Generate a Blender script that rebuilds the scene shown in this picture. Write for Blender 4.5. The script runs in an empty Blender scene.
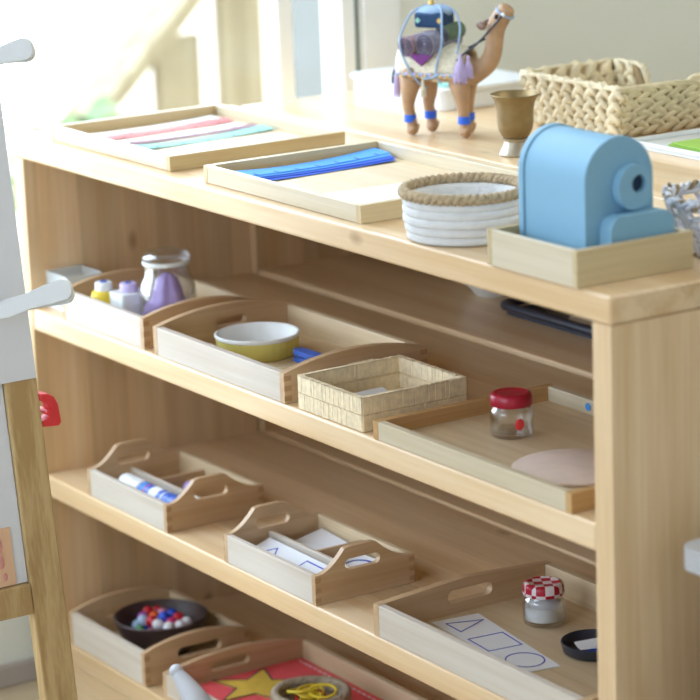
import bpy, bmesh, math, random
from mathutils import Vector, Matrix, Quaternion
from mathutils.geometry import tessellate_polygon
random.seed(7)
scene = bpy.context.scene
col = scene.collection
PI = math.pi

# ------------------------------------------------------------------ materials
def lin(c):
    def f(v):
        v /= 255.0
        return v / 12.92 if v <= 0.04045 else ((v + 0.055) / 1.055) ** 2.4
    return (f(c[0]), f(c[1]), f(c[2]), 1.0)

def new_mat(name):
    m = bpy.data.materials.new(name); m.use_nodes = True
    nt = m.node_tree
    return m, nt, nt.nodes['Principled BSDF'], nt.nodes['Material Output']

def plain(name, c, rough=0.5, noise=0.06, nscale=40, bump=0.0, bscale=200, metallic=0.0, sheen=0.0, transmission=0.0, alpha=1.0, spec=0.5):
    m, nt, b, out = new_mat(name)
    N, Lk = nt.nodes, nt.links
    tc = N.new('ShaderNodeTexCoord')
    n = N.new('ShaderNodeTexNoise'); n.inputs['Scale'].default_value = nscale; n.inputs['Detail'].default_value = 3
    Lk.new(tc.outputs['Object'], n.inputs['Vector'])
    r = N.new('ShaderNodeValToRGB')
    L = lin(c)
    r.color_ramp.elements[0].position = 0.3; r.color_ramp.elements[1].position = 0.7
    r.color_ramp.elements[0].color = tuple(x * (1 - noise) for x in L[:3]) + (1,)
    r.color_ramp.elements[1].color = tuple(min(1, x * (1 + noise)) for x in L[:3]) + (1,)
    Lk.new(n.outputs['Fac'], r.inputs['Fac']); Lk.new(r.outputs['Color'], b.inputs['Base Color'])
    b.inputs['Roughness'].default_value = rough
    b.inputs['Metallic'].default_value = metallic
    b.inputs['Specular IOR Level'].default_value = spec
    if sheen: b.inputs['Sheen Weight'].default_value = sheen
    if transmission: b.inputs['Transmission Weight'].default_value = transmission
    b.inputs['Alpha'].default_value = alpha
    if bump:
        n2 = N.new('ShaderNodeTexNoise'); n2.inputs['Scale'].default_value = bscale; n2.inputs['Detail'].default_value = 4
        Lk.new(tc.outputs['Object'], n2.inputs['Vector'])
        bp = N.new('ShaderNodeBump'); bp.inputs['Strength'].default_value = bump; bp.inputs['Distance'].default_value = 0.002
        Lk.new(n2.outputs['Fac'], bp.inputs['Height']); Lk.new(bp.outputs['Normal'], b.inputs['Normal'])
    return m

def wood(name, light, dark, axis='X', rough=0.35, board=0.0, knots=True, contrast=1.0, fine=1.0, knotcol=(140, 88, 45)):
    """wood with the grain running along the object-space axis"""
    m, nt, b, out = new_mat(name)
    N, Lk = nt.nodes, nt.links
    tc = N.new('ShaderNodeTexCoord')
    a = 'XYZ'.index(axis)
    def mapped(along, across):
        mp = N.new('ShaderNodeMapping'); s = [across] * 3; s[a] = along
        mp.inputs['Scale'].default_value = s
        Lk.new(tc.outputs['Object'], mp.inputs['Vector']); return mp.outputs['Vector']
    n1 = N.new('ShaderNodeTexNoise'); n1.inputs['Scale'].default_value = 1; n1.inputs['Detail'].default_value = 6; n1.inputs['Distortion'].default_value = 0.6
    Lk.new(mapped(1.6, 26 * fine), n1.inputs['Vector'])
    n2 = N.new('ShaderNodeTexNoise'); n2.inputs['Scale'].default_value = 1; n2.inputs['Detail'].default_value = 3
    Lk.new(mapped(8, 220 * fine), n2.inputs['Vector'])
    mx = N.new('ShaderNodeMath'); mx.operation = 'MULTIPLY_ADD'; mx.inputs[1].default_value = 0.35; 
    Lk.new(n2.outputs['Fac'], mx.inputs[0]); Lk.new(n1.outputs['Fac'], mx.inputs[2])
    r = N.new('ShaderNodeValToRGB')
    lo = 0.675 - 0.16 / contrast; hi = 0.675 + 0.16 / contrast
    r.color_ramp.elements[0].position = max(0, lo); r.color_ramp.elements[1].position = min(1, hi)
    r.color_ramp.elements[0].color = lin(dark); r.color_ramp.elements[1].color = lin(light)
    Lk.new(mx.outputs[0], r.inputs['Fac'])
    color = r.outputs['Color']
    if board:
        # glued staves: every stave has its own tone
        sp = N.new('ShaderNodeSeparateXYZ'); Lk.new(tc.outputs['Object'], sp.inputs[0])
        other = [k for k in range(3) if k != a]
        ad = N.new('ShaderNodeMath'); ad.operation = 'ADD'
        Lk.new(sp.outputs[other[0]], ad.inputs[0]); Lk.new(sp.outputs[other[1]], ad.inputs[1])
        dv = N.new('ShaderNodeMath'); dv.operation = 'DIVIDE'; dv.inputs[1].default_value = board
        Lk.new(ad.outputs[0], dv.inputs[0])
        fl = N.new('ShaderNodeMath'); fl.operation = 'FLOOR'; Lk.new(dv.outputs[0], fl.inputs[0])
        wn = N.new('ShaderNodeTexWhiteNoise'); wn.noise_dimensions = '1D'; Lk.new(fl.outputs[0], wn.inputs['W'])
        mr = N.new('ShaderNodeMapRange'); mr.inputs['To Min'].default_value = 0.86; mr.inputs['To Max'].default_value = 1.08
        Lk.new(wn.outputs['Value'], mr.inputs['Value'])
        mu = N.new('ShaderNodeVectorMath'); mu.operation = 'SCALE'
        Lk.new(color, mu.inputs[0]); Lk.new(mr.outputs['Result'], mu.inputs['Scale'])
        color = mu.outputs['Vector']
    if knots:
        v = N.new('ShaderNodeTexVoronoi'); v.inputs['Scale'].default_value = 1; v.inputs['Randomness'].default_value = 1
        Lk.new(mapped(4.5, 8.5), v.inputs['Vector'])
        kr = N.new('ShaderNodeValToRGB')
        kr.color_ramp.elements[0].position = 0.03; kr.color_ramp.elements[0].color = (1, 1, 1, 1)
        kr.color_ramp.elements[1].position = 0.085; kr.color_ramp.elements[1].color = (0, 0, 0, 1)
        Lk.new(v.outputs['Distance'], kr.inputs['Fac'])
        mk = N.new('ShaderNodeMixRGB'); mk.inputs['Color2'].default_value = lin(knotcol)
        ml = N.new('ShaderNodeMath'); ml.operation = 'MULTIPLY'; ml.inputs[1].default_value = 0.75
        Lk.new(kr.outputs['Color'], ml.inputs[0]); Lk.new(ml.outputs[0], mk.inputs['Fac']); Lk.new(color, mk.inputs['Color1'])
        color = mk.outputs['Color']
    Lk.new(color, b.inputs['Base Color'])
    b.inputs['Roughness'].default_value = rough
    bp = N.new('ShaderNodeBump'); bp.inputs['Strength'].default_value = 0.06; bp.inputs['Distance'].default_value = 0.001
    Lk.new(n2.outputs['Fac'], bp.inputs['Height']); Lk.new(bp.outputs['Normal'], b.inputs['Normal'])
    return m

def clear_glass(name, tint=(0.93, 0.97, 0.96), refl=0.25, edge=0.45):
    """thin-walled glass: clear face on, reflecting and greener towards grazing angles"""
    m, nt, b, out = new_mat(name)
    N, Lk = nt.nodes, nt.links
    N.remove(b)
    tr = N.new('ShaderNodeBsdfTransparent'); tr.inputs['Color'].default_value = (*tint, 1)
    gl = N.new('ShaderNodeBsdfGlossy'); gl.inputs['Roughness'].default_value = 0.03
    lw = N.new('ShaderNodeLayerWeight'); lw.inputs['Blend'].default_value = edge
    mp = N.new('ShaderNodeMath'); mp.operation = 'MULTIPLY'; mp.inputs[1].default_value = refl
    mix = N.new('ShaderNodeMixShader')
    Lk.new(lw.outputs['Facing'], mp.inputs[0]); Lk.new(mp.outputs[0], mix.inputs['Fac'])
    Lk.new(tr.outputs[0], mix.inputs[1]); Lk.new(gl.outputs[0], mix.inputs[2]); Lk.new(mix.outputs[0], out.inputs['Surface'])
    return m

PL, PD = (238, 210, 170), (220, 184, 136)
M = {}
M['pine_x'] = wood('pine_along_x', PL, PD, 'X', 0.3, board=0.055)
M['pine_y'] = wood('pine_along_y', PL, PD, 'Y', 0.33, board=0.055)
M['pine_z'] = wood('pine_along_z', PL, PD, 'Z', 0.36, board=0.055)
M['beech_x_lit'] = wood('beech_x_lit', (216, 206, 192), (204, 190, 172), 'X', 0.42, knots=False, fine=2.2)  # whiter and bluer than the tray ends: cool front light put into the colour
M['beech_y'] = wood('beech_y', (210, 178, 140), (192, 156, 116), 'Y', 0.42, knots=False, fine=2.2)
M['beech_end'] = plain('beech_end_grain', (182, 144, 104), 0.6, 0.12, 300)
M['pale_x'] = wood('pale_wood_x', (220, 206, 178), (206, 190, 158), 'X', 0.45, knots=False, fine=2.0)
M['pale_y'] = wood('pale_wood_y', (214, 194, 152), (194, 170, 124), 'Y', 0.45, knots=False, fine=2.0)
M['pale_end'] = plain('pale_end_grain', (204, 160, 92), 0.6, 0.1, 200)
M['ply'] = wood('tray_bottom_ply', (222, 200, 164), (206, 180, 140), 'X', 0.5, knots=False, fine=1.6)
M['easel'] = wood('easel_pine', (204, 176, 126), (176, 144, 94), 'Z', 0.45, knots=False, contrast=1.6, fine=1.4)
M['white'] = plain('white_paint', (238, 238, 236), 0.45, 0.01)
M['white_plastic'] = plain('white_plastic', (232, 235, 234), 0.35, 0.01)
M['paper'] = plain('white_paper', (240, 241, 244), 0.85, 0.015, 20)
M['grey_paper'] = plain('light_grey_sheet', (222, 224, 228), 0.8, 0.02, 12)
M['wall'] = plain('sage_grey_wall', (232, 234, 222), 0.9, 0.015, 6)
M['wall_white'] = plain('white_wall', (232, 231, 226), 0.9, 0.01, 6)
M['floor'] = wood('pale_floor', (214, 196, 164), (196, 176, 142), 'Y', 0.5, board=0.12, knots=False)
M['glass'] = clear_glass('jar_glass', (0.988, 0.994, 0.994), 0.6, 0.55)
M['pane'] = clear_glass('window_glass', (0.97, 0.985, 0.98), 0.25, 0.3)
M['acrylic'] = plain('frosted_acrylic', (232, 240, 238), 0.3, 0.01, alpha=0.4)
M['blue_plastic'] = plain('sky_blue_plastic', (134, 180, 206), 0.52, 0.01, spec=0.35)
M['blue_dark'] = plain('dark_blue_hole', (30, 52, 84), 0.6)
M['coil'] = plain('white_cotton_rope', (226, 226, 224), 0.9, 0.04, 90, 0.5, 260)
M['jute'] = plain('jute_rope', (186, 164, 130), 0.9, 0.22, 160, 0.8, 300)
M['seagrass'] = plain('seagrass', (220, 204, 166), 0.62, 0.14, 60, 0.3, 200)
M['seagrass_dark'] = plain('seagrass_gaps', (158, 134, 94), 0.8, 0.2, 80)
M['raffia'] = plain('raffia', (244, 224, 186), 0.62, 0.12, 150)
M['raffia_gap'] = plain('raffia_core', (230, 208, 166), 0.8, 0.1, 100)
M['twig'] = plain('whitewashed_twig', (216, 218, 226), 0.7, 0.1, 120)
M['twig_brown'] = plain('bare_twig', (150, 130, 96), 0.7, 0.2, 120)
M['brass'] = plain('aged_brass', (142, 122, 84), 0.42, 0.14, 60, 0.1, 120, metallic=0.7)
M['brass_dull'] = plain('worn_brass_foot', (176, 166, 146), 0.36, 0.1, 60, metallic=0.85)
M['camel'] = plain('camel_leather', (178, 142, 106), 0.55, 0.1, 90, 0.35, 220)
M['ear'] = plain('camel_ear_leather', (110, 78, 58), 0.6)
M['black'] = plain('black_gloss', (22, 22, 26), 0.25)
M['blue_tape'] = plain('blue_band', (42, 104, 226), 0.5)
M['cream_cloth'] = plain('cream_cloth', (226, 220, 196), 0.9, 0.14, 260, 0.6, 300)
M['navy'] = plain('navy_cloth', (30, 62, 98), 0.8, 0.1, 200)
M['sky_cloth'] = plain('pale_blue_cord', (150, 176, 206), 0.8, 0.06, 200)
M['plum'] = plain('plum_cloth', (112, 52, 120), 0.8, 0.2, 120)
M['roll'] = plain('grey_rose_blanket', (158, 134, 142), 0.9, 0.2, 160, 0.5, 300)
M['roll_grey'] = plain('grey_blanket', (134, 132, 146), 0.9, 0.2, 160, 0.5, 300)
M['roll_green'] = plain('green_blanket', (98, 118, 96), 0.9, 0.2, 160, 0.5, 300)
M['roll_line'] = plain('dark_wool', (84, 74, 92), 0.9, 0.1, 200)
M['lilac'] = plain('lilac_thread', (202, 186, 226), 0.8, 0.1, 200)
M['lilac_cloth'] = plain('lilac_cloth', (176, 154, 212), 0.8, 0.12, 60)
M['cabinet_grey'] = plain('grey_white_laminate', (186, 187, 188), 0.5, 0.01)
M['skirting'] = plain('grey_skirting', (178, 168, 158), 0.6, 0.02)
M['render_grey'] = plain('grey_render', (116, 117, 112), 0.9, 0.05, 4)
M['honey_y'] = wood('honey_wood_y', (206, 166, 112), (184, 140, 88), 'Y', 0.45, knots=False, fine=2.0)
M['gold'] = plain('gold_bead', (214, 180, 96), 0.4, metallic=0.5)
M['teal'] = plain('teal_paper', (150, 206, 194), 0.8, 0.02)
M['rose'] = plain('rose_paper', (226, 128, 124), 0.8, 0.02)
M['mauve'] = plain('mauve_paper', (166, 128, 136), 0.8, 0.02)
M['blue_paper'] = plain('blue_paper', (78, 158, 240), 0.7, 0.02)
M['deep_blue'] = plain('deep_blue_paper', (30, 86, 206), 0.7, 0.02)
M['ink'] = plain('dark_ink', (52, 60, 84), 0.7)
M['blue_ink'] = plain('blue_ink', (84, 96, 196), 0.7)
M['yellow_glaze'] = plain('yellow_glaze', (226, 214, 120), 0.25, 0.03)
M['white_glaze'] = plain('white_glaze', (240, 240, 236), 0.25, 0.01)
M['yellow'] = plain('yellow_plastic', (236, 206, 60), 0.4)
M['cobalt'] = plain('cobalt_plastic', (72, 112, 206), 0.3)
M['red_lid'] = plain('red_lid', (176, 28, 52), 0.3, 0.05)
M['red'] = plain('red_plastic', (226, 60, 64), 0.4)
M['felt'] = plain('pale_rose_felt', (228, 206, 190), 0.95, 0.04, 60, 0.2, 300)
M['charcoal'] = plain('charcoal_plastic', (52, 54, 66), 0.4, 0.05)
M['wood_bowl'] = plain('dark_wood_bowl', (66, 50, 50), 0.45, 0.15, 60)
M['pink_felt'] = plain('pink_felt', (238, 92, 96), 0.9, 0.05, 80, 0.2, 300)
M['star'] = plain('mustard_felt', (226, 190, 74), 0.9, 0.06, 80, 0.2, 300)
M['wicker'] = plain('grey_wicker', (176, 160, 136), 0.75, 0.2, 140, 0.3, 200)
M['salt'] = plain('white_powder', (236, 236, 232), 0.95, 0.03, 300)
M['green_card'] = plain('lime_card', (158, 196, 82), 0.7, 0.03)
M['milky'] = plain('milky_plastic', (226, 230, 238), 0.3, 0.01, transmission=0.35)
M['metal'] = plain('steel', (190, 186, 176), 0.3, metallic=1.0)
M['brass_spring'] = plain('brass_spring', (196, 164, 92), 0.35, metallic=1.0)
M['fence'] = wood('fence_wood', (150, 136, 104), (126, 110, 78), 'Z', 0.7, knots=False)
M['deck'] = wood('deck_wood', (170, 160, 140), (150, 136, 112), 'Y', 0.7, board=0.14, knots=False)
M['leaf'] = plain('leaf_green', (84, 112, 60), 0.6, 0.2, 30)
M['pot'] = plain('terracotta', (130, 70, 50), 0.7)
M['frame_white'] = plain('window_frame_white', (240, 241, 238), 0.4, 0.01)
M['gasket'] = plain('dark_green_gasket', (58, 92, 92), 0.5)
M['soil'] = plain('soil', (70, 54, 40), 0.9)
M['painting'] = plain('painted_card', (228, 186, 150), 0.85, 0.05, 30)
M['painting_pink'] = plain('painted_pink', (224, 158, 150), 0.85, 0.3, 40)

def gingham():
    m, nt, b, out = new_mat('red_gingham')
    N, Lk = nt.nodes, nt.links
    tc = N.new('ShaderNodeTexCoord')
    ck = N.new('ShaderNodeTexChecker'); ck.inputs['Scale'].default_value = 105
    ck.inputs['Color1'].default_value = lin((184, 26, 52)); ck.inputs['Color2'].default_value = lin((238, 226, 226))
    mp = N.new('ShaderNodeMapping'); mp.inputs['Rotation'].default_value = (0.0, 0.0, 0.5); mp.inputs['Location'].default_value = (0.003, 0.001, 0.0017)
    Lk.new(tc.outputs['Object'], mp.inputs['Vector']); Lk.new(mp.outputs['Vector'], ck.inputs['Vector']); Lk.new(ck.outputs['Color'], b.inputs['Base Color'])
    b.inputs['Roughness'].default_value = 0.35
    return m
M['gingham'] = gingham()

# ------------------------------------------------------------------ object helpers
ORG = {}
def tag(o, label=None, cat=None, group=None, kind=None):
    if label: o['label'] = label
    if cat: o['category'] = cat
    if group: o['group'] = group
    if kind: o['kind'] = kind
    return o

def thing(name, label, cat, loc, group=None):
    o = bpy.data.objects.new(name, None); col.objects.link(o)
    o.location = loc; o.empty_display_size = 0.02
    ORG[o] = Vector(loc)
    return tag(o, label, cat, group)

def obj(name, bm, mats, parent=None, loc=None, smooth=None, bevel=0.0, bseg=2, label=None):
    """link the world-coordinate bmesh as ONE mesh object"""
    if parent is not None: origin = ORG[parent]
    else: origin = Vector(loc) if loc is not None else Vector((0, 0, 0))
    bmesh.ops.recalc_face_normals(bm, faces=bm.faces)
    for v in bm.verts: v.co -= origin
    me = bpy.data.meshes.new(name); bm.to_mesh(me); bm.free()
    for mm in (mats if isinstance(mats, (list, tuple)) else [mats]): me.materials.append(M[mm] if isinstance(mm, str) else mm)
    if smooth is not None:
        me.shade_smooth()
        me.set_sharp_from_angle(angle=math.radians(smooth))
    o = bpy.data.objects.new(name, me); col.objects.link(o)
    if parent is not None: o.parent = parent
    else: o.location = origin
    ORG[o] = origin
    if bevel:
        bv = o.modifiers.new('soft_edges', 'BEVEL'); bv.width = bevel; bv.segments = bseg; bv.limit_method = 'ANGLE'; bv.angle_limit = math.radians(50)
        bv.harden_normals = False
    if label: o['label'] = label
    return o

def struct(name, bm, mats, loc=(0, 0, 0), **k):
    o = obj(name, bm, mats, None, loc, **k); o['kind'] = 'structure'; return o

def BM(): return bmesh.new()

def add_box(bm, x0, x1, y0, y1, z0, z1, mi=0, R=None, c=None):
    vs = [Vector((x, y, z)) for x in (x0, x1) for y in (y0, y1) for z in (z0, z1)]
    if R is not None:
        c = Vector(c) if c is not None else Vector(((x0 + x1) / 2, (y0 + y1) / 2, (z0 + z1) / 2))
        vs = [c + R @ (v - c) for v in vs]
    v = [bm.verts.new(p) for p in vs]
    for f in ((0, 1, 3, 2), (4, 6, 7, 5), (0, 4, 5, 1), (2, 3, 7, 6), (0, 2, 6, 4), (1, 5, 7, 3)):
        fc = bm.faces.new([v[i] for i in f]); fc.material_index = mi
    return v

def box(name, mat, parent, x0, x1, y0, y1, z0, z1, bevel=0.0015, **k):
    bm = BM(); add_box(bm, x0, x1, y0, y1, z0, z1)
    return obj(name, bm, mat, parent, bevel=bevel, **k)

def frame_for(d):
    d = d.normalized(); up = Vector((0, 0, 1)) if abs(d.z) < 0.95 else Vector((1, 0, 0))
    a = d.cross(up).normalized(); return a, d.cross(a).normalized()

def add_tube(bm, pts, r, n=8, closed=False, mi=0, flat=1.0):
    pts = [Vector(p) for p in pts]; k = len(pts); rings = []
    prev = None
    for i, p in enumerate(pts):
        if closed: d = pts[(i + 1) % k] - pts[i - 1]
        else: d = pts[min(i + 1, k - 1)] - pts[max(i - 1, 0)]
        d = d.normalized()
        if prev is None: a, b = frame_for(d)
        else:
            a = (prev - d * prev.dot(d))
            a = a.normalized() if a.length > 1e-6 else frame_for(d)[0]
            b = d.cross(a)
        prev = a
        rr = r[i] if isinstance(r, (list, tuple)) else r
        rings.append([bm.verts.new(p + (a * math.cos(2 * PI * j / n) + b * flat * math.sin(2 * PI * j / n)) * rr) for j in range(n)])
    m = k if closed else k - 1
    for i in range(m):
        A, B = rings[i], rings[(i + 1) % k]
        for j in range(n):
            f = bm.faces.new([A[j], A[(j + 1) % n], B[(j + 1) % n], B[j]]); f.material_index = mi
    if not closed:
        bm.faces.new(rings[0][::-1]).material_index = mi; bm.faces.new(rings[-1]).material_index = mi

def add_lathe(bm, prof, c, n=40, mi=0, axis=None, wob=None, mis=None):
    """profile of (radius, height); radius 0 closes on the axis"""
    c = Vector(c)
    ax = Vector(axis).normalized() if axis is not None else Vector((0, 0, 1))
    if axis is None: ea, eb = Vector((1, 0, 0)), Vector((0, 1, 0))
    else: ea, eb = frame_for(ax)
    rings = []
    for (r, h) in prof:
        if r <= 1e-9: rings.append([bm.verts.new(c + ax * h)])
        else: rings.append([bm.verts.new(c + ax * h + (ea * math.cos(2 * PI * j / n) + eb * math.sin(2 * PI * j / n)) * (r * (wob(j) if wob else 1))) for j in range(n)])
    for i in range(len(rings) - 1):
        A, B = rings[i], rings[i + 1]
        for j in range(n):
            q = (j + 1) % n
            if len(A) == 1 and len(B) == 1: continue
            if len(A) == 1: vs = [A[0], B[q], B[j]]
            elif len(B) == 1: vs = [A[j], A[q], B[0]]
            else: vs = [A[j], A[q], B[q], B[j]]
            bm.faces.new(vs).material_index = mis[i] if mis else mi

def add_prism(bm, loops, t0, t1, fn, mi=0):
    """outline with holes in (u, v), from t0 to t1, placed by fn(u, v, t)"""
    tri = tessellate_polygon([[Vector((u, v, 0)) for u, v in lp] for lp in loops])
    flat = [p for lp in loops for p in lp]
    A = [bm.verts.new(fn(u, v, t0)) for u, v in flat]; B = [bm.verts.new(fn(u, v, t1)) for u, v in flat]
    for t in tri:
        if len(set(t)) < 3: continue
        try:
            bm.faces.new([A[i] for i in t]).material_index = mi; bm.faces.new([B[i] for i in reversed(t)]).material_index = mi
        except ValueError: pass
    s = 0
    for lp in loops:
        k = len(lp)
        for i in range(k):
            j = (i + 1) % k
            bm.faces.new([A[s + i], A[s + j], B[s + j], B[s + i]]).material_index = mi
        s += k

def add_ellipsoid(bm, c, rad, R=None, u=10, v=7, mi=0):
    c = Vector(c); rows = []
    for i in range(v + 1):
        th = PI * i / v
        if i in (0, v): pts = [Vector((0, 0, rad[2] * math.cos(th)))]
        else: pts = [Vector((rad[0] * math.sin(th) * math.cos(2 * PI * j / u), rad[1] * math.sin(th) * math.sin(2 * PI * j / u), rad[2] * math.cos(th))) for j in range(u)]
        rows.append([bm.verts.new(c + (R @ p if R is not None else p)) for p in pts])
    for i in range(v):
        A, B = rows[i], rows[i + 1]
        for j in range(u):
            q = (j + 1) % u
            if len(A) == 1: vs = [A[0], B[j], B[q]]
            elif len(B) == 1: vs = [A[j], B[0], A[q]]
            else: vs = [A[j], B[j], B[q], A[q]]
            bm.faces.new(vs).material_index = mi

def slot(cu, cv, w, h, n=7):
    """outline of a stadium-shaped hand hole"""
    r = h / 2; pts = []
    for s, a0 in ((1, -PI / 2), (-1, PI / 2)):
        for i in range(n + 1):
            a = a0 + PI * i / n
            pts.append((cu + s * (w / 2 - r) + r * math.cos(a), cv + r * math.sin(a)))
    return pts

def smooth_curve(pts, n=8):
    P = [Vector(p) for p in pts]; out = []
    for i in range(len(P) - 1):
        p0 = P[max(i - 1, 0)]; p1 = P[i]; p2 = P[i + 1]; p3 = P[min(i + 2, len(P) - 1)]
        for k in range(n):
            t = k / n
            out.append(0.5 * ((2 * p1) + (-p0 + p2) * t + (2 * p0 - 5 * p1 + 4 * p2 - p3) * t * t + (-p0 + 3 * p1 - 3 * p2 + p3) * t ** 3))
    out.append(P[-1]); return out

def ribbon(bm, pts, w, z, mi=0, closed=False, h=0.0003):
    """a drawn line: a narrow flat band lying on a sheet"""
    P = [Vector((p[0], p[1])) for p in pts]
    if closed: P.append(P[0])
    for i in range(len(P) - 1):
        d = (P[i + 1] - P[i]);
        if d.length < 1e-6: continue
        d.normalize(); nrm = Vector((-d.y, d.x)) * w / 2; e = d * w * 0.35
        q = [P[i] - e + nrm, P[i] - e - nrm, P[i + 1] + e - nrm, P[i + 1] + e + nrm]
        lo = [bm.verts.new((a.x, a.y, z)) for a in q]; hi = [bm.verts.new((a.x, a.y, z + h)) for a in q]
        bm.faces.new(hi).material_index = mi; bm.faces.new(lo[::-1]).material_index = mi
        for k in range(4): bm.faces.new([lo[k], lo[(k + 1) % 4], hi[(k + 1) % 4], hi[k]]).material_index = mi

def sheet(bm, corners, z, th=0.0006, mi=0, curl=0.0):
    """a sheet of paper from four (x, y) corners, cut into a grid so that it can curl"""
    n = 8; top = []; bot = []
    c = [Vector((a[0], a[1])) for a in corners]
    for i in range(n + 1):
        rt = []; rb = []
        for j in range(n + 1):
            s, t = i / n, j / n
            p = c[0] * (1 - s) * (1 - t) + c[1] * s * (1 - t) + c[2] * s * t + c[3] * (1 - s) * t
            dz = curl * ((2 * s - 1) ** 2) * (0.5 + t * 0.5)
            rt.append(bm.verts.new((p.x, p.y, z + th + dz))); rb.append(bm.verts.new((p.x, p.y, z + dz)))
        top.append(rt); bot.append(rb)
    for i in range(n):
        for j in range(n):
            bm.faces.new([top[i][j], top[i + 1][j], top[i + 1][j + 1], top[i][j + 1]]).material_index = mi
            bm.faces.new([bot[i][j], bot[i][j + 1], bot[i + 1][j + 1], bot[i + 1][j]]).material_index = mi
    for k in range(n):
        for A, B in (((0, k), (0, k + 1)), ((n, k + 1), (n, k)), ((k + 1, 0), (k, 0)), ((k, n), (k + 1, n))):
            bm.faces.new([top[A[0]][A[1]], top[B[0]][B[1]], bot[B[0]][B[1]], bot[A[0]][A[1]]]).material_index = mi

# ------------------------------------------------------------------ measures of the place (metres); these and most positions below come from image pixels
D, Z1, Z2, Z3, H, T = 0.321, 0.5276, 0.3118, 0.0944, 0.745, 0.0272
L = 1.2
XW = -0.08         # window wall

# ------------------------------------------------------------------ room
YB = 2.6           # wall behind the units
SILL = 0.45
bm = BM(); add_box(bm, XW - 0.12, 4.6, -3.6, YB + 0.1, -0.1, 0.0); struct('floor', bm, 'floor')
bm = BM(); add_box(bm, XW - 0.12, 4.7, YB, YB + 0.1, 0, 2.6); struct('wall_back', bm, 'wall')
bm = BM(); add_box(bm, 4.6, 4.7, -3.6, YB, 0, 2.6); struct('wall_right', bm, 'wall_white')
bm = BM(); add_box(bm, XW - 0.12, 4.7, -3.7, -3.6, 0, 2.6); struct('wall_front', bm, 'wall_white')
bm = BM(); add_box(bm, XW - 0.12, 4.7, -3.7, YB + 0.1, 2.6, 2.7); struct('ceiling', bm, 'wall_white')
bm = BM()
add_box(bm, XW - 0.1, XW, 0.572, YB, 0, 2.6)
add_box(bm, XW - 0.1, XW, -3.6, 0.572, 2.35, 2.6)
add_box(bm, XW - 0.1, XW, -3.6, -1.7, 0, 2.35)
add_box(bm, XW - 0.1, XW, -1.7, 0.572, 0, SILL)
struct('wall_left', bm, 'wall')
bm = BM(); add_box(bm, XW, XW + 0.012, -3.6, YB, 0.0, 0.03); struct('baseboard_left', bm, 'skirting', bevel=0.003)
bm = BM(); add_box(bm, XW, XW + 0.010, 0.5725, 0.634, 0.0305, 2.6); struct('trim_1', bm, 'frame_white', bevel=0.002)
# glazed window: mullions, top rail, gasket line, panes
wf = bpy.data.objects.new('window_1', None); col.objects.link(wf); wf['kind'] = 'structure'; ORG[wf] = Vector((0, 0, 0))
bm = BM()
for y0, y1 in ((0.441, 0.466), (0.543, 0.566), (-1.1, -1.06)):
    add_box(bm, XW - 0.022, XW, y0, y1, SILL, 2.35)
add_box(bm, XW - 0.06, XW, -1.7, 0.566, 2.28, 2.35)
add_box(bm, XW - 0.06, XW + 0.004, -1.7, 0.571, SILL, SILL + 0.03)
obj('window_frame', bm, 'frame_white', wf, bevel=0.003)
bm = BM(); add_box(bm, XW - 0.02, XW - 0.004, 0.5665, 0.5715, SILL, 2.35); obj('window_gasket', bm, 'gasket', wf)
bm = BM(); add_box(bm, XW - 0.02, XW - 0.008, 0.4665, 0.4695, SILL + 0.03, 2.28); obj('window_gasket', bm, 'gasket', wf)
bm = BM()
for y0, y1 in ((-1.7, -1.1), (-1.06, 0.441), (0.466, 0.543)):
    add_box(bm, XW - 0.014, XW - 0.010, y0, y1, SILL + 0.03, 2.28)
obj('window_pane', bm, 'pane', wf)

# ------------------------------------------------------------------ outside: terrace, fence, potted plant
bm = BM(); add_box(bm, -9, XW - 0.13, -6, 8, -0.32, -0.2); struct('terrace_floor', bm, 'deck')
fence = thing('wooden_fence', 'sunlit wooden plank fence with a sloping top, outside the window', 'fence', (-2.3, 1.9, -0.2))
for i in range(13):
    y = 1.30 + i * 0.165
    top = 0.30 + (y - 1.25) * 0.95
    bm = BM(); add_box(bm, -2.33, -2.30, y, y + 0.115, -0.2, top)
    obj('plank', bm, 'fence', fence, bevel=0.004)
bm = BM()
for y0, y1 in ((1.26, 3.45),):
    v = add_box(bm, -2.30, -2.25, y0, y1, 0.0, 0.07)
    v = add_box(bm, -2.36, -2.22, y0, y1, 0.0, 0.05)
    for p in v: p.co.z += 0.30 + (p.co.y - 1.25) * 0.95
obj('rail', bm, 'fence', fence, bevel=0.004)
pp = thing('potted_plant', 'blurred leafy green plant in a clay pot outside by the fence', 'plant', (-1.9, 1.02, -0.2))
bm = BM(); add_lathe(bm, [(0, 0), (0.10, 0), (0.14, 0.22), (0.15, 0.22), (0.15, 0.26), (0.135, 0.26), (0.125, 0.22), (0, 0.22)], (-1.9, 1.02, -0.2), 28)
obj('pot', bm, 'pot', pp, smooth=40)
bm = BM()
for i in range(70):
    a = random.uniform(0, 2 * PI); r = random.uniform(0, 0.2); z = random.uniform(0.05, 0.42)
    R = Matrix.Rotation(a, 3, 'Z') @ Matrix.Rotation(random.uniform(-0.9, 0.9), 3, 'Y')
    add_ellipsoid(bm, (-1.9 + r * math.cos(a), 1.02 + r * math.sin(a), z), (0.06, 0.025, 0.006), R, 8, 4)
for i in range(9):
    a = i * 0.7; add_tube(bm, [(-1.9, 1.02, 0.0), (-1.9 + 0.06 * math.cos(a), 1.02 + 0.06 * math.sin(a), 0.15), (-1.9 + 0.15 * math.cos(a), 1.02 + 0.15 * math.sin(a), 0.34)], 0.006, 6)
obj('foliage', bm, 'leaf', pp, smooth=60)

bm = BM(); add_box(bm, -1.30, -1.12, 1.17, 1.40, -0.2, 2.6); o = obj('post', bm, 'render_grey', None, (-1.21, 1.28, -0.2), bevel=0.01)
tag(o, 'grey rendered post standing outside the right window pane', 'post')
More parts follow.
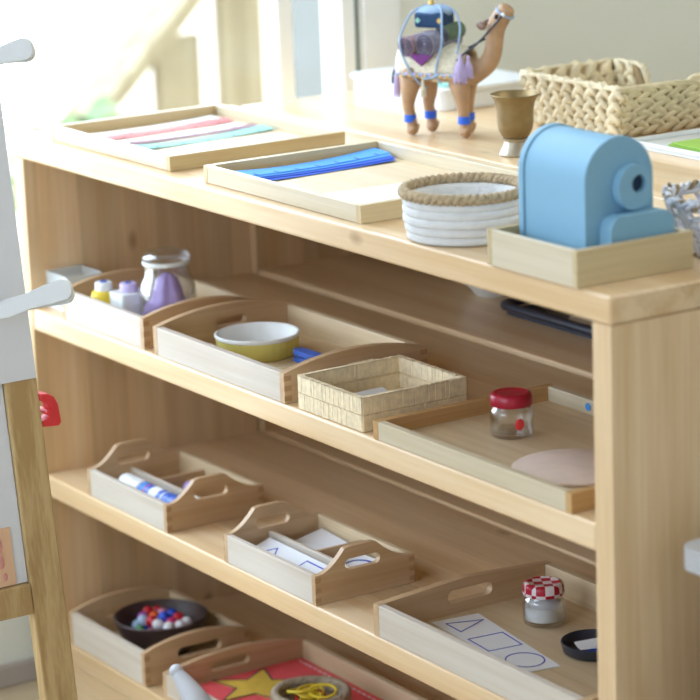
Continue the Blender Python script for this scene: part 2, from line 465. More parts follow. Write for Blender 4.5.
# ------------------------------------------------------------------ shelf units
def shelf_unit(label, x0, x1, y0, y1, z1, z2, z3, h, back):
    t = thing('shelf_unit', label, 'shelf unit', ((x0 + x1) / 2, (y0 + y1) / 2, 0))
    box('side_panel', 'pine_z', t, x0, x0 + T, y0, y1, 0, h - T - 0.0001, 0.0007, bseg=2)
    box('side_panel', 'pine_z', t, x1 - T, x1, y0, y1, 0, h - T - 0.0001, 0.0007, bseg=2)
    box('top_panel', 'pine_x', t, x0, x1, y0, y1, h - T, h, 0.0035, bseg=3)
    for z in (z1, z2, z3):
        box('shelf', 'pine_x', t, x0 + T + 0.0003, x1 - T - 0.0003, y0 + 0.0005, y1 - 0.0005, z - T, z, 0.003, bseg=3)
    # plinth board with an arched foot cut-out at each end
    pz = z3 - T - 0.0006
    out = [(x0 + T + 0.0006, pz), (x0 + T + 0.0006, 0.03), (x0 + T + 0.016, 0.03), (x0 + T + 0.026, 0.0), (x1 - T - 0.026, 0.0), (x1 - T - 0.016, 0.03), (x1 - T - 0.0006, 0.03), (x1 - T - 0.0006, pz)]
    bm = BM(); add_prism(bm, [out], y0 + 0.003, y0 + 0.021, lambda u, v, s: Vector((u, s, v)))
    obj('plinth', bm, 'pine_x', t, bevel=0.0015)
    if back:
        box('back_panel', 'pine_z', t, x0 + T + 0.0005, x1 - T - 0.0005, y1 + 0.0006, y1 + 0.0066, 0.03, h - T - 0.001, 0)
    return t
shelf_unit('near pine shelf unit with open shelves of wooden trays facing us', 0, L, 0, D - 0.0015, Z1, Z2, Z3, H, False)
shelf_unit('second pine shelf unit backed against the near one, camel on its top', 0.011, 1.211, D + 0.0015, 0.640, Z1 + 0.004, Z2 + 0.001, Z3 + 0.001, H, True)
# dowel cap on the front of the top board
bm = BM(); add_lathe(bm, [(0, 0.0004), (0.0028, 0.0004), (0.0034, -0.0005), (0.0034, -0.004), (0, -0.004)], (0.206, -0.0004, H - 0.0125), 14, axis=(0, -1, 0))
tag(obj('screw_cap', bm, 'white', None, (0.206, 0, H - 0.0125), smooth=40), 'tiny white screw cap on the front edge of the near shelf top', 'screw cap')

# ------------------------------------------------------------------ trays
def side_outline(kind, d, h, hp):
    """front-to-back outline of a tray end; kind gives its top edge"""
    pts = [(0, 0), (0, h)]
    if kind == 'arch':
        n = 18
        for i in range(1, n): pts.append((d * i / n, h + (hp - h) * (1 - (2 * i / n - 1) ** 2)))
    elif kind == 'peak':
        a, b = 0.30 * d, 0.62 * d
        for i in range(1, 10):
            t = i / 9; pts.append((a * (0.12 + 0.88 * t), h + (hp - h) * t ** 1.7))
        pts += [(a + 0.006, hp + 0.0014), (b - 0.006, hp + 0.0014)]
        for i in range(0, 9):
            t = 1 - i / 9; pts.append((d - (d - b) * (0.12 + 0.88 * t), h + (hp - h) * t ** 1.7))
    elif kind == 'rise':
        pts += [(d * 0.5, hp)]
    pts += [(d, h), (d, 0)]
    return pts

def tray(name, label, cat, x0, x1, y0, y1, z, h, hp, kind='flat', th=0.007, wx='beech_x_lit', wy='beech_y', end='beech_end', base='ply', hole=None, fingers=3, group=None, z_base=0.004, proud=True):
    t = thing(name, label, cat, ((x0 + x1) / 2, (y0 + y1) / 2, z), group)
    zz = z + 0.0004
    box('base', base, t, x0 + th, x1 - th, y0 + th, y1 - th, zz + 0.0008, zz + z_base, 0)
    for nm, ya, yb in (('front_panel', y0, y0 + th), ('back_panel', y1 - th, y1)):
        bm = BM(); add_box(bm, x0 + th + 0.0001, x1 - th - 0.0001, ya, yb, zz, zz + h)
        obj(nm, bm, wx if nm == 'front_panel' or wx != 'beech_x_lit' else 'ply', t, bevel=0.0008)
    d = y1 - y0
    for xa, xb, sgn in ((x0, x0 + th, -1), (x1 - th, x1, 1)):
        bm = BM()
        loops = [[(u + y0, v + zz) for u, v in side_outline(kind, d, h, hp)]]
        if hole: loops.append([(u + y0, v + zz) for u, v in slot(*hole)][::-1])
        add_prism(bm, loops, xa, xb, lambda u, v, s: Vector((s, u, v)))
        if fingers:   # finger joints: alternate end grain squares at both ends of the panel
            fh = h / (2 * fingers)
            for e0, e1 in ((y0 - 0.00015, y0 + th), (y1 - th, y1 + 0.00015)):
                for k in range(fingers):
                    a, b = zz + (2 * k + 0.5) * fh, zz + (2 * k + 1.5) * fh
                    xs = (xb - 0.001, xb + 0.00025) if sgn > 0 else (xa - 0.00025, xa + 0.001)
                    add_box(bm, xs[0], xs[1], e0, e1, a, b, 1)
        obj('side_panel', bm, [wy, end], t, bevel=0.0)
    return t

def divider(t, x0, x1, y0, y1, z0, z1, mat='beech_x_lit'):
    box('divider', mat, t, x0, x1, y0, y1, z0, z1, 0.0008)

zi = 0.0046   # top of a tray's inner bottom above its shelf
# top of the shelf
tray('tray', 'flat wooden tray of coloured paper strips on the far left of the top', 'tray', 0.074, 0.371, 0.018, 0.255, H, 0.0175, 0.0175, 'flat', 0.008, 'pale_x', 'pale_y', 'pale_end', 'ply', None, 0)
tray('tray', 'flat wooden tray holding a fan of blue paper strips', 'tray', 0.455, 0.774, 0.014, 0.248, H, 0.019, 0.019, 'flat', 0.008, 'pale_x', 'pale_y', 'pale_end', 'ply', None, 0)
tray('box', 'small open wooden box under the blue pencil sharpener', 'box', 1.018, 1.1555, -0.003, 0.132, H, 0.0345, 0.0345, 'flat', 0.006, 'pale_x', 'pale_y', 'pale_end', 'ply', None, 0)
# upper shelf
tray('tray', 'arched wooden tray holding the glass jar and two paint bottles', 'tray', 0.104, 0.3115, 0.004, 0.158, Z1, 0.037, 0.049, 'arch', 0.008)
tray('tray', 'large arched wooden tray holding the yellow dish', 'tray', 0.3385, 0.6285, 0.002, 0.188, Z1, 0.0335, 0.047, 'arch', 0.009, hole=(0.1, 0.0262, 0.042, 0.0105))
tray('tray', 'shallow wooden tray holding the red-lidded jar', 'tray', 0.803, 1.136, 0.001, 0.226, Z1, 0.0195, 0.0195, 'flat', 0.009, 'pale_x', 'honey_y', 'pale_end', 'ply', None, 0)
# middle shelf
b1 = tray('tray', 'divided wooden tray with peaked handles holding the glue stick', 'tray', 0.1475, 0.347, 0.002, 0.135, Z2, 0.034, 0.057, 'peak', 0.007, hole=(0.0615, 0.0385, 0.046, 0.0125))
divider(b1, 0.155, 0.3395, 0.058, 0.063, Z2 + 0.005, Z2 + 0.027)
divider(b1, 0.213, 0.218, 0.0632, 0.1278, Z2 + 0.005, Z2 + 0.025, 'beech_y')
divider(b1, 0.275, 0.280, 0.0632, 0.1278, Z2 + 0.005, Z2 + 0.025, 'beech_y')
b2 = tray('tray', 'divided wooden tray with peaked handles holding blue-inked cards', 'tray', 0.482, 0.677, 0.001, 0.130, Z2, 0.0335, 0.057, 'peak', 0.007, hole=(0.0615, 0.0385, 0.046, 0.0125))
divider(b2, 0.4895, 0.6695, 0.056, 0.061, Z2 + 0.005, Z2 + 0.028)
divider(b2, 0.581, 0.586, 0.0612, 0.1226, Z2 + 0.005, Z2 + 0.027, 'beech_y')
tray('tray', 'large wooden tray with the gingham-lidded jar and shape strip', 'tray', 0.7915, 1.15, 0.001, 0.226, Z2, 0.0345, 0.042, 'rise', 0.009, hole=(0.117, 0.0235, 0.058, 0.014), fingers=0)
# bottom shelf
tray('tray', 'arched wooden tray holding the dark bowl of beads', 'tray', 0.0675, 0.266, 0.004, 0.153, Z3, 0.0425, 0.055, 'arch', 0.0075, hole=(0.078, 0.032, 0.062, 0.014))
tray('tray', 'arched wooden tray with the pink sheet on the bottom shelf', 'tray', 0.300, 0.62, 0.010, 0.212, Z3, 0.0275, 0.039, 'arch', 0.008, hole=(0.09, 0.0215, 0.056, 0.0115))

# ------------------------------------------------------------------ paper strips on the top
zt = H + zi
def strip(label, cat, a, b, w, z, mat, group=None, ticks=0, curl=0.002, th=0.0006):
    a = Vector(a); b = Vector(b); d = (b - a).normalized(); n = Vector((-d.y, d.x)) * w / 2
    bm = BM()
    sheet(bm, [a - n, b - n, b + n, a + n], 0, th, 0, curl)
    for i in range(ticks):
        s = (i + 0.8) / (ticks + 0.4); p = a + (b - a) * s; dz = curl * ((2 * s - 1) ** 2) * 0.62
        q0 = p - n * 0.95; q1 = p - n * 0.45
        R = Matrix.Identity(3)
        ribbon(bm, [q0, q1], 0.0012, th + dz + 0.0002, 1)
    c = (a + b) / 2
    for v in bm.verts: v.co.z += z
    return tag(obj('paper_strip', bm, [mat, 'ink'], None, (c.x, c.y, z)), label, cat, group)
G = 'paper strips in the far left tray'
strip('pale white dashed paper strip furthest left in the tray', 'paper strip', (0.118, 0.050), (0.100, 0.236), 0.021, zt, 'paper', G, 6)
strip('rose pink paper strip in the far left tray', 'paper strip', (0.148, 0.048), (0.133, 0.236), 0.022, zt, 'rose', G, 5, 0.003)
strip('white dashed paper strip between the rose and teal ones', 'paper strip', (0.183, 0.046), (0.172, 0.230), 0.024, zt, 'paper', G, 6)
strip('narrow mauve paper strip partly under a white one', 'paper strip', (0.202, 0.060), (0.194, 0.238), 0.012, zt + 0.0003, 'mauve', G, 0, 0.003)
strip('pale teal paper strip in the far left tray', 'paper strip', (0.238, 0.042), (0.222, 0.240), 0.026, zt, 'teal', G, 5, 0.004)
bm = BM(); sheet(bm, [(0.268, 0.04), (0.352, 0.035), (0.352, 0.232), (0.268, 0.236)], zt, 0.0006)
tag(obj('paper', bm, 'paper', None, (0.31, 0.13, zt)), 'white sheet of paper beside the teal strip', 'paper')
G = 'blue paper strips in the second tray'
for i, (a, b, m_) in enumerate((((0.512, 0.036), (0.505, 0.226), 'deep_blue'), ((0.503, 0.034), (0.500, 0.230), 'deep_blue'), ((0.498, 0.034), (0.490, 0.232), 'blue_paper'), ((0.493, 0.030), (0.482, 0.234), 'blue_paper'))):
    strip(('lowest deep blue strip of the fanned blue pile', 'deep blue strip second from the bottom of the pile', 'bright blue strip just under the topmost one', 'topmost bright blue strip with ink ticks')[i], 'paper strip', a, b, 0.030, zt + 0.0003 + i * 0.0011, m_, G, 7 if i == 3 else 0, 0.003 + 0.0006 * i)
bm = BM(); sheet(bm, [(0.628, 0.030), (0.760, 0.026), (0.762, 0.200), (0.640, 0.205)], zt, 0.0008)
tag(obj('paper', bm, 'paper', None, (0.69, 0.1, zt)), 'blank white sheet lying in the tray of blue strips', 'paper')

# ------------------------------------------------------------------ coiled rope basket
cb = thing('rope_basket', 'round white coiled rope basket with a jute rim', 'basket', (0.892, 0.060, H))
bm = BM(); prof = [(0, 0.001), (0.050, 0.001)]
for k in range(5):
    z0 = 0.001 + k * 0.0084; r0 = 0.0565 + 0.0018 * min(k, 2)
    for i in range(7):
        a = -PI / 2 + PI * i / 6; prof.append((r0 + 0.0014 * math.cos(a), z0 + 0.0042 + 0.0042 * math.sin(a)))
prof += [(0.055, 0.043), (0.052, 0.040), (0.050, 0.006), (0, 0.006)]
add_lathe(bm, prof, (0.892, 0.060, H), 64); obj('wall', bm, 'coil', cb, smooth=70)
bm = BM()
for k, (rr, zz) in enumerate(((0.0600, 0.0470),)):
    for s in range(2):
        pts = []
        for i in range(220):
            a = 2 * PI * i / 220; ph = 26 * a + s * PI
            pts.append((0.892 + (rr + 0.0028 * math.cos(ph)) * math.cos(a), 0.060 + (rr + 0.0028 * math.cos(ph)) * math.sin(a), H + zz + 0.0028 * math.sin(ph)))
        add_tube(bm, pts, 0.0034, 6, True)
obj('rim', bm, 'jute', cb, smooth=60, label='twisted jute rope rim')
bm = BM(); add_lathe(bm, [(0, 0.0), (0.046, 0.0), (0.046, 0.004), (0, 0.004)], (0.892, 0.062, H + 0.0065), 40); obj('lining', bm, 'jute', cb)

# ------------------------------------------------------------------ pencil sharpener
sh = thing('pencil_sharpener', 'sky blue desk pencil sharpener standing in a wooden box', 'sharpener', (1.08, 0.067, zt))
z0 = H + 0.0050
def arch_loop(y0, y1, zb, zs, n=20, r=0.0):
    """upright sides and a half-round top in (y, z)"""
    c = (y0 + y1) / 2; R = (y1 - y0) / 2
    pts = [(y0, zb)] ; 
    for i in range(n + 1):
        a = PI - PI * i / n; pts.append((c + R * math.cos(a), zs + R * math.sin(a) * 1.0))
    pts.append((y1, zb)); return pts
bm = BM(); add_prism(bm, [arch_loop(0.030, 0.106, z0, H + 0.088)], 1.034, 1.121, lambda u, v, s: Vector((s, u, v)))
obj('body', bm, 'blue_plastic', sh, smooth=35, bevel=0.003)
bm = BM(); add_prism(bm, [arch_loop(0.0285, 0.1075, z0, H + 0.088)], 1.026, 1.0335, lambda u, v, s: Vector((s, u, v)))
obj('end_flange', bm, 'blue_plastic', sh, smooth=35, bevel=0.003)
bm = BM(); add_prism(bm, [arch_loop(0.0285, 0.1075, z0, H + 0.088)], 1.1213, 1.128, lambda u, v, s: Vector((s, u, v)))
obj('end_flange', bm, 'blue_plastic', sh, smooth=35, bevel=0.003)
def rrect(y0, y1, za, zb, r, n=6):
    pts = [(y0, za), ]
    for cx, cz, a0 in ((y0 + r, zb - r, PI), (y1 - r, zb - r, PI / 2)):
        for i in range(n + 1):
            a = a0 - (PI / 2) * i / n; pts.append((cx + r * math.cos(a), cz + r * math.sin(a)))
    pts.append((y1, za)); return pts
bm = BM(); add_prism(bm, [rrect(0.044, 0.1185, z0, H + 0.057, 0.014)], 1.1283, 1.1455, lambda u, v, s: Vector((s, u, v)))
obj('gear_housing', bm, 'blue_plastic', sh, smooth=35, bevel=0.003)
bm = BM(); loop = [(0.079 + 0.020 * math.cos(2 * PI * i / 36), H + 0.080 + 0.021 * math.sin(2 * PI * i / 36)) for i in range(36)]
inner = [(0.083 + 0.0082 * math.cos(2 * PI * i / 28), H + 0.083 + 0.0082 * math.sin(2 * PI * i / 28)) for i in range(28)][::-1]
add_prism(bm, [loop, inner], 1.1283, 1.1385, lambda u, v, s: Vector((s, u, v)))
pguide = obj('pencil_guide', bm, 'blue_plastic', sh, smooth=35, bevel=0.0016)
bm = BM(); add_lathe(bm, [(0, 0.0), (0.0080, 0.0), (0.0080, 0.004), (0, 0.004)], (1.1284, 0.083, H + 0.083), 28, axis=(1, 0, 0))
obj('pencil_hole', bm, 'blue_dark', pguide, smooth=35, label='dark round pencil hole')

# ------------------------------------------------------------------ camel
CO = Vector((0.388, 0.383, H + 0.0016)); TH = math.radians(30)
cu = Vector((math.cos(TH), math.sin(TH), 0)); cv = Vector((-math.sin(TH), math.cos(TH), 0)); cw = Vector((0, 0, 1))
def C3(u, v, w): return CO + cu * u + cv * v + cw * w
cm = thing('camel_figure', 'toy leather camel loaded with rolled blankets and cords', 'toy camel', CO)
bm = BM(); ly = bm.verts.layers.skin.verify()
def sv(u, v, w, ru, rw=None):
    x = bm.verts.new(C3(u, v, w)); x[ly].radius = (ru, rw or ru); return x
pel = sv(-0.030, 0, 0.082, 0.021, 0.022)
mid = sv(0.000, 0, 0.084, 0.022, 0.023); che = sv(0.030, 0, 0.079, 0.020, 0.021)
nk = [sv(0.048, 0, 0.077, 0.0150), sv(0.061, 0, 0.084, 0.0130), sv(0.0685, 0, 0.098, 0.0118), sv(0.0710, 0, 0.114, 0.0112), sv(0.072, 0, 0.129, 0.0120)]
hd = [sv(0.079, 0, 0.1405, 0.0125), sv(0.0865, 0, 0.1500, 0.0108), sv(0.0905, 0, 0.1560, 0.0098)]
for a, b in zip([pel, mid, che] + nk + hd[:-1], [mid, che] + nk + hd): bm.edges.new((a, b))
hump = sv(-0.004, 0, 0.104, 0.014); bm.edges.new((mid, hump))
tail = [sv(-0.048, 0, 0.084, 0.005), sv(-0.054, 0, 0.066, 0.003), sv(-0.056, 0, 0.050, 0.0025)]
for a, b in zip([pel] + tail[:-1], tail): bm.edges.new((a, b))
def leg(root, u0, v, u1, u2, uf, top):
    c = [sv(u0, v, top, 0.0150), sv(u1, v, 0.052, 0.0112), sv(u2, v, 0.034, 0.0074), sv(uf - 0.0005, v, 0.018, 0.0064), sv(uf, v, 0.0105, 0.0070), sv(uf - 0.0005, v, 0.0066, 0.0098), sv(uf + 0.0075, v, 0.0060, 0.0104)]
    for a, b in zip([root] + c[:-1], c): bm.edges.new((a, b))
leg(pel, -0.034, -0.014, -0.036, -0.0385, -0.0335, 0.068)
leg(pel, -0.026, 0.015, -0.022, -0.0255, -0.021, 0.068)
leg(che, 0.029, -0.014, 0.033, 0.0345, 0.0365, 0.064)
leg(che, 0.026, 0.015, 0.027, 0.0275, 0.0280, 0.064)
body = obj('body', bm, 'camel', cm)
mdl = body.modifiers.new('skin', 'SKIN'); mdl.use_smooth_shade = True
for i, s in enumerate(body.data.skin_vertices[0].data): s.use_root = (i == 0)
ss = body.modifiers.new('subdiv', 'SUBSURF'); ss.levels = 2; ss.render_levels = 2
def cbox(name, mat, c, r, R=None, **k):
    bm = BM(); add_ellipsoid(bm, C3(*c), r, R, 20, 12); return obj(name, bm, mat, cm, smooth=60, **k)
# ears, eyes, mouth band
Rc = Matrix((cu, cv, cw)).transposed()
for s in (-1, 1):
    bm = BM(); add_ellipsoid(bm, C3(0.0605, s * 0.0135, 0.1330), (0.0090, 0.0030, 0.0048), Rc @ Matrix.Rotation(0.15, 3, 'Y') @ Matrix.Rotation(s * 0.5, 3, 'Z'), 14, 8); obj('ear', bm, 'ear', cm, smooth=60)
    bm = BM(); add_ellipsoid(bm, C3(0.0785, s * 0.0112, 0.1440), (0.0026, 0.0020, 0.0032), Rc, 12, 8); obj('eye', bm, 'black', cm, smooth=60)
# leg bands
for (u, v, w, r) in ((-0.0358, -0.014, 0.0200, 0.0074), (-0.0228, 0.015, 0.0205, 0.0074), (0.0354, -0.014, 0.0205, 0.0077), (0.0276, 0.015, 0.0205, 0.0077)):
    bm = BM(); add_lathe(bm, [(r - 0.001, -0.0045), (r, -0.0045), (r, 0.0045), (r - 0.001, 0.0045), (r - 0.001, -0.0045)], C3(u, v, w), 20)
    obj('leg_band', bm, 'blue_tape', cm, smooth=40, label='bright blue leg band')
# saddle cloth draped over the trunk
bm = BM(); grid = []
for i in range(15):
    u = -0.050 + 0.090 * i / 14; row = []
    for j in range(19):
        s = -1 + 2 * j / 18; a = s * 2.0
        hang = 0.010 * (0.5 + 0.5 * math.sin(i * 1.3)) if abs(s) > 0.9 else 0
        e = 0.0075 if i in (0, 14) else 0.010
        r = 0.0208 + 0.0056 * math.sin(PI * i / 14) + 0.0006 * math.sin(i * 2.2 + j)
        row.append(bm.verts.new(C3(u, r * math.sin(a) * 1.02, 0.084 + r * math.cos(a) * 1.05 - hang * 0.4)))
    grid.append(row)
for i in range(14):
    for j in range(18): bm.faces.new([grid[i][j], grid[i + 1][j], grid[i + 1][j + 1], grid[i][j + 1]])
so = obj('saddle_cloth', bm, 'cream_cloth', cm, smooth=70)
sm = so.modifiers.new('thick', 'SOLIDIFY'); sm.thickness = 0.0016
bm = BM(); add_ellipsoid(bm, C3(-0.004, 0, 0.0845), (0.0440, 0.0200, 0.0225), Rc, 24, 14); obj('cloth_filler', bm, 'cream_cloth', cm, smooth=60)  # ellipsoid added to fill the open gap between cloth and body
# saddle pad of patterned trim along the cloth's lower edge
bm = BM()
for s in (-1,):
    for i in range(26):
        u = -0.046 + 0.084 * i / 25
        p = C3(u, s * 0.0262, 0.074 + 0.0012 * math.sin(i * 2.1))
        add_ellipsoid(bm, p, (0.0026, 0.0016, 0.0022), Rc, 7, 5, i % 3)
obj('cloth_trim', bm, ['sky_cloth', 'lilac', 'gold'], so, smooth=60)
# rolled blankets lying across the back
def roll(c, r, ln, m1, m2, mats):
    bm = BM(); base = C3(*c); ax = (cv * 0.93 + cu * 0.25 + cw * 0.06).normalized()
    add_lathe(bm, [(0, 0), (r * 0.9, 0), (r, 0.0015), (r * 1.02, ln * 0.5), (r, ln - 0.0015), (r * 0.9, ln), (0, ln)], base, 28, 0, axis=ax)
    a, b = frame_for(ax); pts = []
    for i in range(70):
        t = i / 69; rr = r * (0.10 + 0.84 * t); an = t * 6.5 * PI
        pts.append(base - ax * 0.0004 + (a * math.cos(an) + b * math.sin(an)) * rr)
    add_tube(bm, pts, r * 0.075, 6, False, 1)
    pts2 = [base + ax * 0.001 + (a * math.cos(2 * PI * i / 30) + b * math.sin(2 * PI * i / 30)) * r for i in range(30)]
    add_tube(bm, pts2, r * 0.09, 6, True, 2)
    return obj('blanket_roll', bm, mats, cm, smooth=50)
roll((-0.0310, -0.031, 0.1080), 0.0115, 0.052, 0, 0, ['roll', 'roll_line', 'roll'])
roll((-0.0060, -0.031, 0.1110), 0.0135, 0.056, 0, 0, ['roll_grey', 'roll_line', 'roll_grey'])
roll((0.0080, -0.012, 0.1215), 0.0100, 0.034, 0, 0, ['roll_green', 'roll_line', 'roll_green'])
# pouch on top with its domed blue lid and two sewn diamonds
bm = BM(); add_box(bm, -0.0195, 0.0195, -0.018, 0.014, -0.009, 0.009, 0, Rc, (0, 0, 0))
for v in bm.verts: v.co += C3(-0.008, 0.004, 0.1375)
bmesh.ops.subdivide_edges(bm, edges=bm.edges[:], cuts=3, use_grid_fill=True)
pouch = obj('pouch', bm, 'navy', cm, smooth=60, bevel=0.003)
bm = BM()
for u, mi in ((-0.021, 0), (0.007, 1)):
    R = Rc @ Matrix.Rotation(PI / 4, 3, 'Y'); add_box(bm, -0.0026, 0.0026, -0.0005, 0.0008, -0.0026, 0.0026, mi, R, (0, 0, 0))
    for v in bm.verts[-8:]: v.co += C3(u - 0.001, -0.0143, 0.1375)
obj('patch', bm, ['teal', 'gold'], pouch)
bm = BM(); add_ellipsoid(bm, C3(-0.008, 0.004, 0.1465), (0.0235, 0.0175, 0.0078), Rc, 24, 10); plid = obj('pouch_lid', bm, 'sky_cloth', cm, smooth=60)
bm = BM(); add_lathe(bm, [(0.0036, 0), (0.0040, 0.002), (0.0022, 0.004), (0.0030, 0.0065), (0.0014, 0.009), (0.0010, 0.013), (0, 0.0135)], C3(-0.012, 0.004, 0.1535), 16); obj('finial', bm, 'gold', plid, smooth=50)
# plum cloth corner
bm = BM(); tri = [(-0.030, 0.1000), (0.006, 0.1000), (-0.011, 0.0850)]
add_prism(bm, [tri], -0.0320, -0.0285, lambda u, v, s: C3(u, s, v)); obj('plum_cloth', bm, 'plum', cm, bevel=0.001)
# cords
def cord(pts, r=0.0013, mat='sky_cloth', name='cord'):
    bm = BM(); add_tube(bm, smooth_curve([C3(*p) for p in pts]), r, 7); return obj(name, bm, mat, cm, smooth=60)
cord([(-0.004, 0.000, 0.1545), (0.008, -0.012, 0.150), (0.015, -0.026, 0.134), (0.016, -0.030, 0.112), (0.010, -0.0290, 0.094), (0.006, -0.0265, 0.078), (0.010, -0.022, 0.064)])
cord([(0.000, 0.004, 0.1545), (0.018, 0.002, 0.148), (0.030, -0.008, 0.132), (0.033, -0.018, 0.115), (0.032, -0.022, 0.100)])
cord([(-0.016, 0.002, 0.1545), (-0.030, -0.010, 0.147), (-0.036, -0.022, 0.132), (-0.0385, -0.030, 0.116), (-0.036, -0.030, 0.098), (-0.028, -0.0275, 0.080), (-0.018, -0.023, 0.064), (-0.010, -0.018, 0.058)])
cord([(0.010, -0.0265, 0.074), (0.024, -0.0255, 0.076), (0.040, -0.0215, 0.074), (0.045, -0.016, 0.073)], 0.0011, 'cream_cloth', 'girth_cord')
cord([(-0.010, -0.0275, 0.070), (0.002, -0.0275, 0.072), (0.010, -0.027, 0.076)], 0.0014)
# bridle
cord([(0.0885, -0.0108, 0.1475), (0.080, -0.0148, 0.1375), (0.066, -0.0160, 0.122), (0.052, -0.0185, 0.109), (0.040, -0.021, 0.100), (0.032, -0.0235, 0.092)], 0.0014, 'charcoal', 'rein')
cord([(0.062, -0.006, 0.117), (0.052, -0.0115, 0.1115), (0.044, -0.016, 0.107)], 0.0012, 'black', 'rein')
bm = BM(); ax = (hd[0:1] and (C3(0.0885, 0, 0.1525) - C3(0.080, 0, 0.140))).normalized(); a, b = frame_for(ax); c = C3(0.0850, 0, 0.1472)
add_tube(bm, [c + (a * math.cos(2 * PI * i / 24) + b * math.sin(2 * PI * i / 24)) * 0.0112 for i in range(24)], 0.0014, 6, True)
nband = obj('nose_band', bm, 'sky_cloth', cm, smooth=60)
bm = BM(); add_ellipsoid(bm, C3(0.0875, -0.0108, 0.1462), (0.0025, 0.0025, 0.0025), None, 12, 8); obj('bridle_bead', bm, 'white_glaze', nband, smooth=60)
# tassels
def tassel(p, ln, n, spread, mat):
    bm = BM(); p = Vector(p)
    for i in range(n):
        a = 2 * PI * i / n * 2.4; r = spread * (0.3 + 0.7 * ((i * 37) % n) / n)
        e = p + Vector((r * math.cos(a), r * math.sin(a), -ln * (0.85 + 0.15 * ((i * 13) % 5) / 5)))
        m_ = (p + e) / 2 + Vector((r * 0.3 * math.cos(a), r * 0.3 * math.sin(a), 0))
        add_tube(bm, [p, m_, e], [0.0007, 0.0009, 0.0005], 5)
    add_ellipsoid(bm, p, (0.0022, 0.0022, 0.0030), None, 10, 6)
    obj('tassel', bm, mat, cm, smooth=60)
tassel(C3(0.0375, -0.0255, 0.0985), 0.034, 40, 0.0085, 'lilac')
tassel(C3(0.046, -0.0215, 0.096), 0.026, 24, 0.006, 'lilac')
tassel(C3(-0.0535, -0.012, 0.078), 0.036, 26, 0.004, 'lilac')
tassel(C3(-0.014, -0.0215, 0.066), 0.020, 18, 0.004, 'cream_cloth')
bm = BM(); add_tube(bm, smooth_curve([C3(-0.052, -0.006, 0.086), C3(-0.058, -0.010, 0.074), C3(-0.0595, -0.012, 0.060)]), [0.0016] * 16 + [0.001], 6); obj('tail_cord', bm, 'charcoal', cm, smooth=60)

# ------------------------------------------------------------------ brass cup
bc = thing('brass_cup', 'small aged brass cup on a flared foot beside the camel', 'cup', (0.560, 0.3655, H))
P0 = (0.560, 0.3655, H + 0.0004)
bm = BM(); add_lathe(bm, [(0.0110, 0.0200), (0.0140, 0.0205), (0.0165, 0.0235), (0.0196, 0.030), (0.0208, 0.038), (0.0212, 0.0500), (0.0226, 0.0600), (0.0256, 0.0665), (0.0284, 0.0700), (0.0282, 0.0708), (0.0250, 0.0680), (0.0210, 0.0600), (0.0196, 0.050), (0.0190, 0.036), (0.0150, 0.0270), (0, 0.0250)], P0, 48)
obj('bowl', bm, 'brass', bc, smooth=40)
bm = BM(); add_lathe(bm, [(0, 0), (0.0190, 0.0), (0.0194, 0.0020), (0.0180, 0.0045), (0.0150, 0.0100), (0.0130, 0.0160), (0.0150, 0.0185), (0.0150, 0.0198), (0, 0.0200)], P0, 48)
obj('foot', bm, 'brass_dull', bc, smooth=40, label='paler flared brass foot')

# ------------------------------------------------------------------ seagrass basket
sg = thing('seagrass_basket', 'rectangular woven seagrass basket on the back of the top', 'basket', (0.50, 0.57, H))
def braid_wall(name, p0, p1, q0, q1, nrm, rows, cols, cut=None, slant=0.72):
    """chevron plait between bottom edge p0-p1 and top edge q0-q1"""
    bm = BM(); p0, p1, q0, q1, nrm = map(Vector, (p0, p1, q0, q1, nrm)); nrm.normalize()
    def P(s, t): return (p0 * (1 - s) + p1 * s) * (1 - t) + (q0 * (1 - s) + q1 * s) * t
    along = (p1 - p0).normalized(); up = ((q0 + q1) / 2 - (p0 + p1) / 2); hgt = up.length; up.normalize()
    ln = (p1 - p0).length
    back = [P(0, 0), P(1, 0), P(1, 1), P(0, 1)]
    if cut: back = [P(0, 0), P(1, 0), P(1, 0.35), P(cut + 0.12, 0.35), P(cut, 0.7), P(cut - 0.05, 1), P(0, 1)]
    lo = [bm.verts.new(b - nrm * 0.004) for b in back]; hi = [bm.verts.new(b - nrm * 0.0005) for b in back]
    bm.faces.new(lo).material_index = 1; bm.faces.new(hi[::-1]).material_index = 1
    for k in range(len(back)):
        bm.faces.new([lo[k], lo[(k + 1) % len(back)], hi[(k + 1) % len(back)], hi[k]]).material_index = 1
    rh = hgt / rows; cw_ = ln / cols
    for r in range(rows):
        for half in (0, 1):
            t = (r + 0.27 + 0.46 * half) / rows
            for c in range(-1, cols + 1):
                s = (c + 0.5 + (0.25 if half else 0.0)) / cols
                if s < 0.01 or s > 0.99: continue
                if cut and s > cut - 0.03 and t > 0.32: continue
                tilt = (slant if half == 0 else -slant) + random.uniform(-0.12, 0.12)
                ex = along * math.cos(tilt) + up * math.sin(tilt); ey = -along * math.sin(tilt) + up * math.cos(tilt)
                R = Matrix((ex, ey, nrm)).transposed()
                k = random.uniform(0.9, 1.08)
                for sd in (1, -1):
                    add_ellipsoid(bm, P(s, t) + nrm * (0.0006 if sd > 0 else -0.0052), (cw_ * 0.72 * k, rh * 0.37 * k, 0.0040), R, 10, 6)
    return obj(name, bm, ['seagrass', 'seagrass_dark'], sg, smooth=60)
bx0, bx1, by0, by1 = 0.425, 0.572, 0.498, 0.632
tx0, tx1, ty0, ty1 = 0.398, 0.592, 0.494, 0.636
zb, ztp = H + 0.0055, H + 0.063
braid_wall('woven_wall', (bx0, by0, zb), (bx1, by0, zb), (tx0, ty0, ztp), (tx1, ty0, ztp), (0, -1, 0.05), 4, 8)
braid_wall('woven_wall', (bx1, by0, zb), (bx1, by1, zb), (tx1, ty0, ztp), (tx1, ty1, ztp), (1, 0, 0.3), 4, 6, slant=0.42)
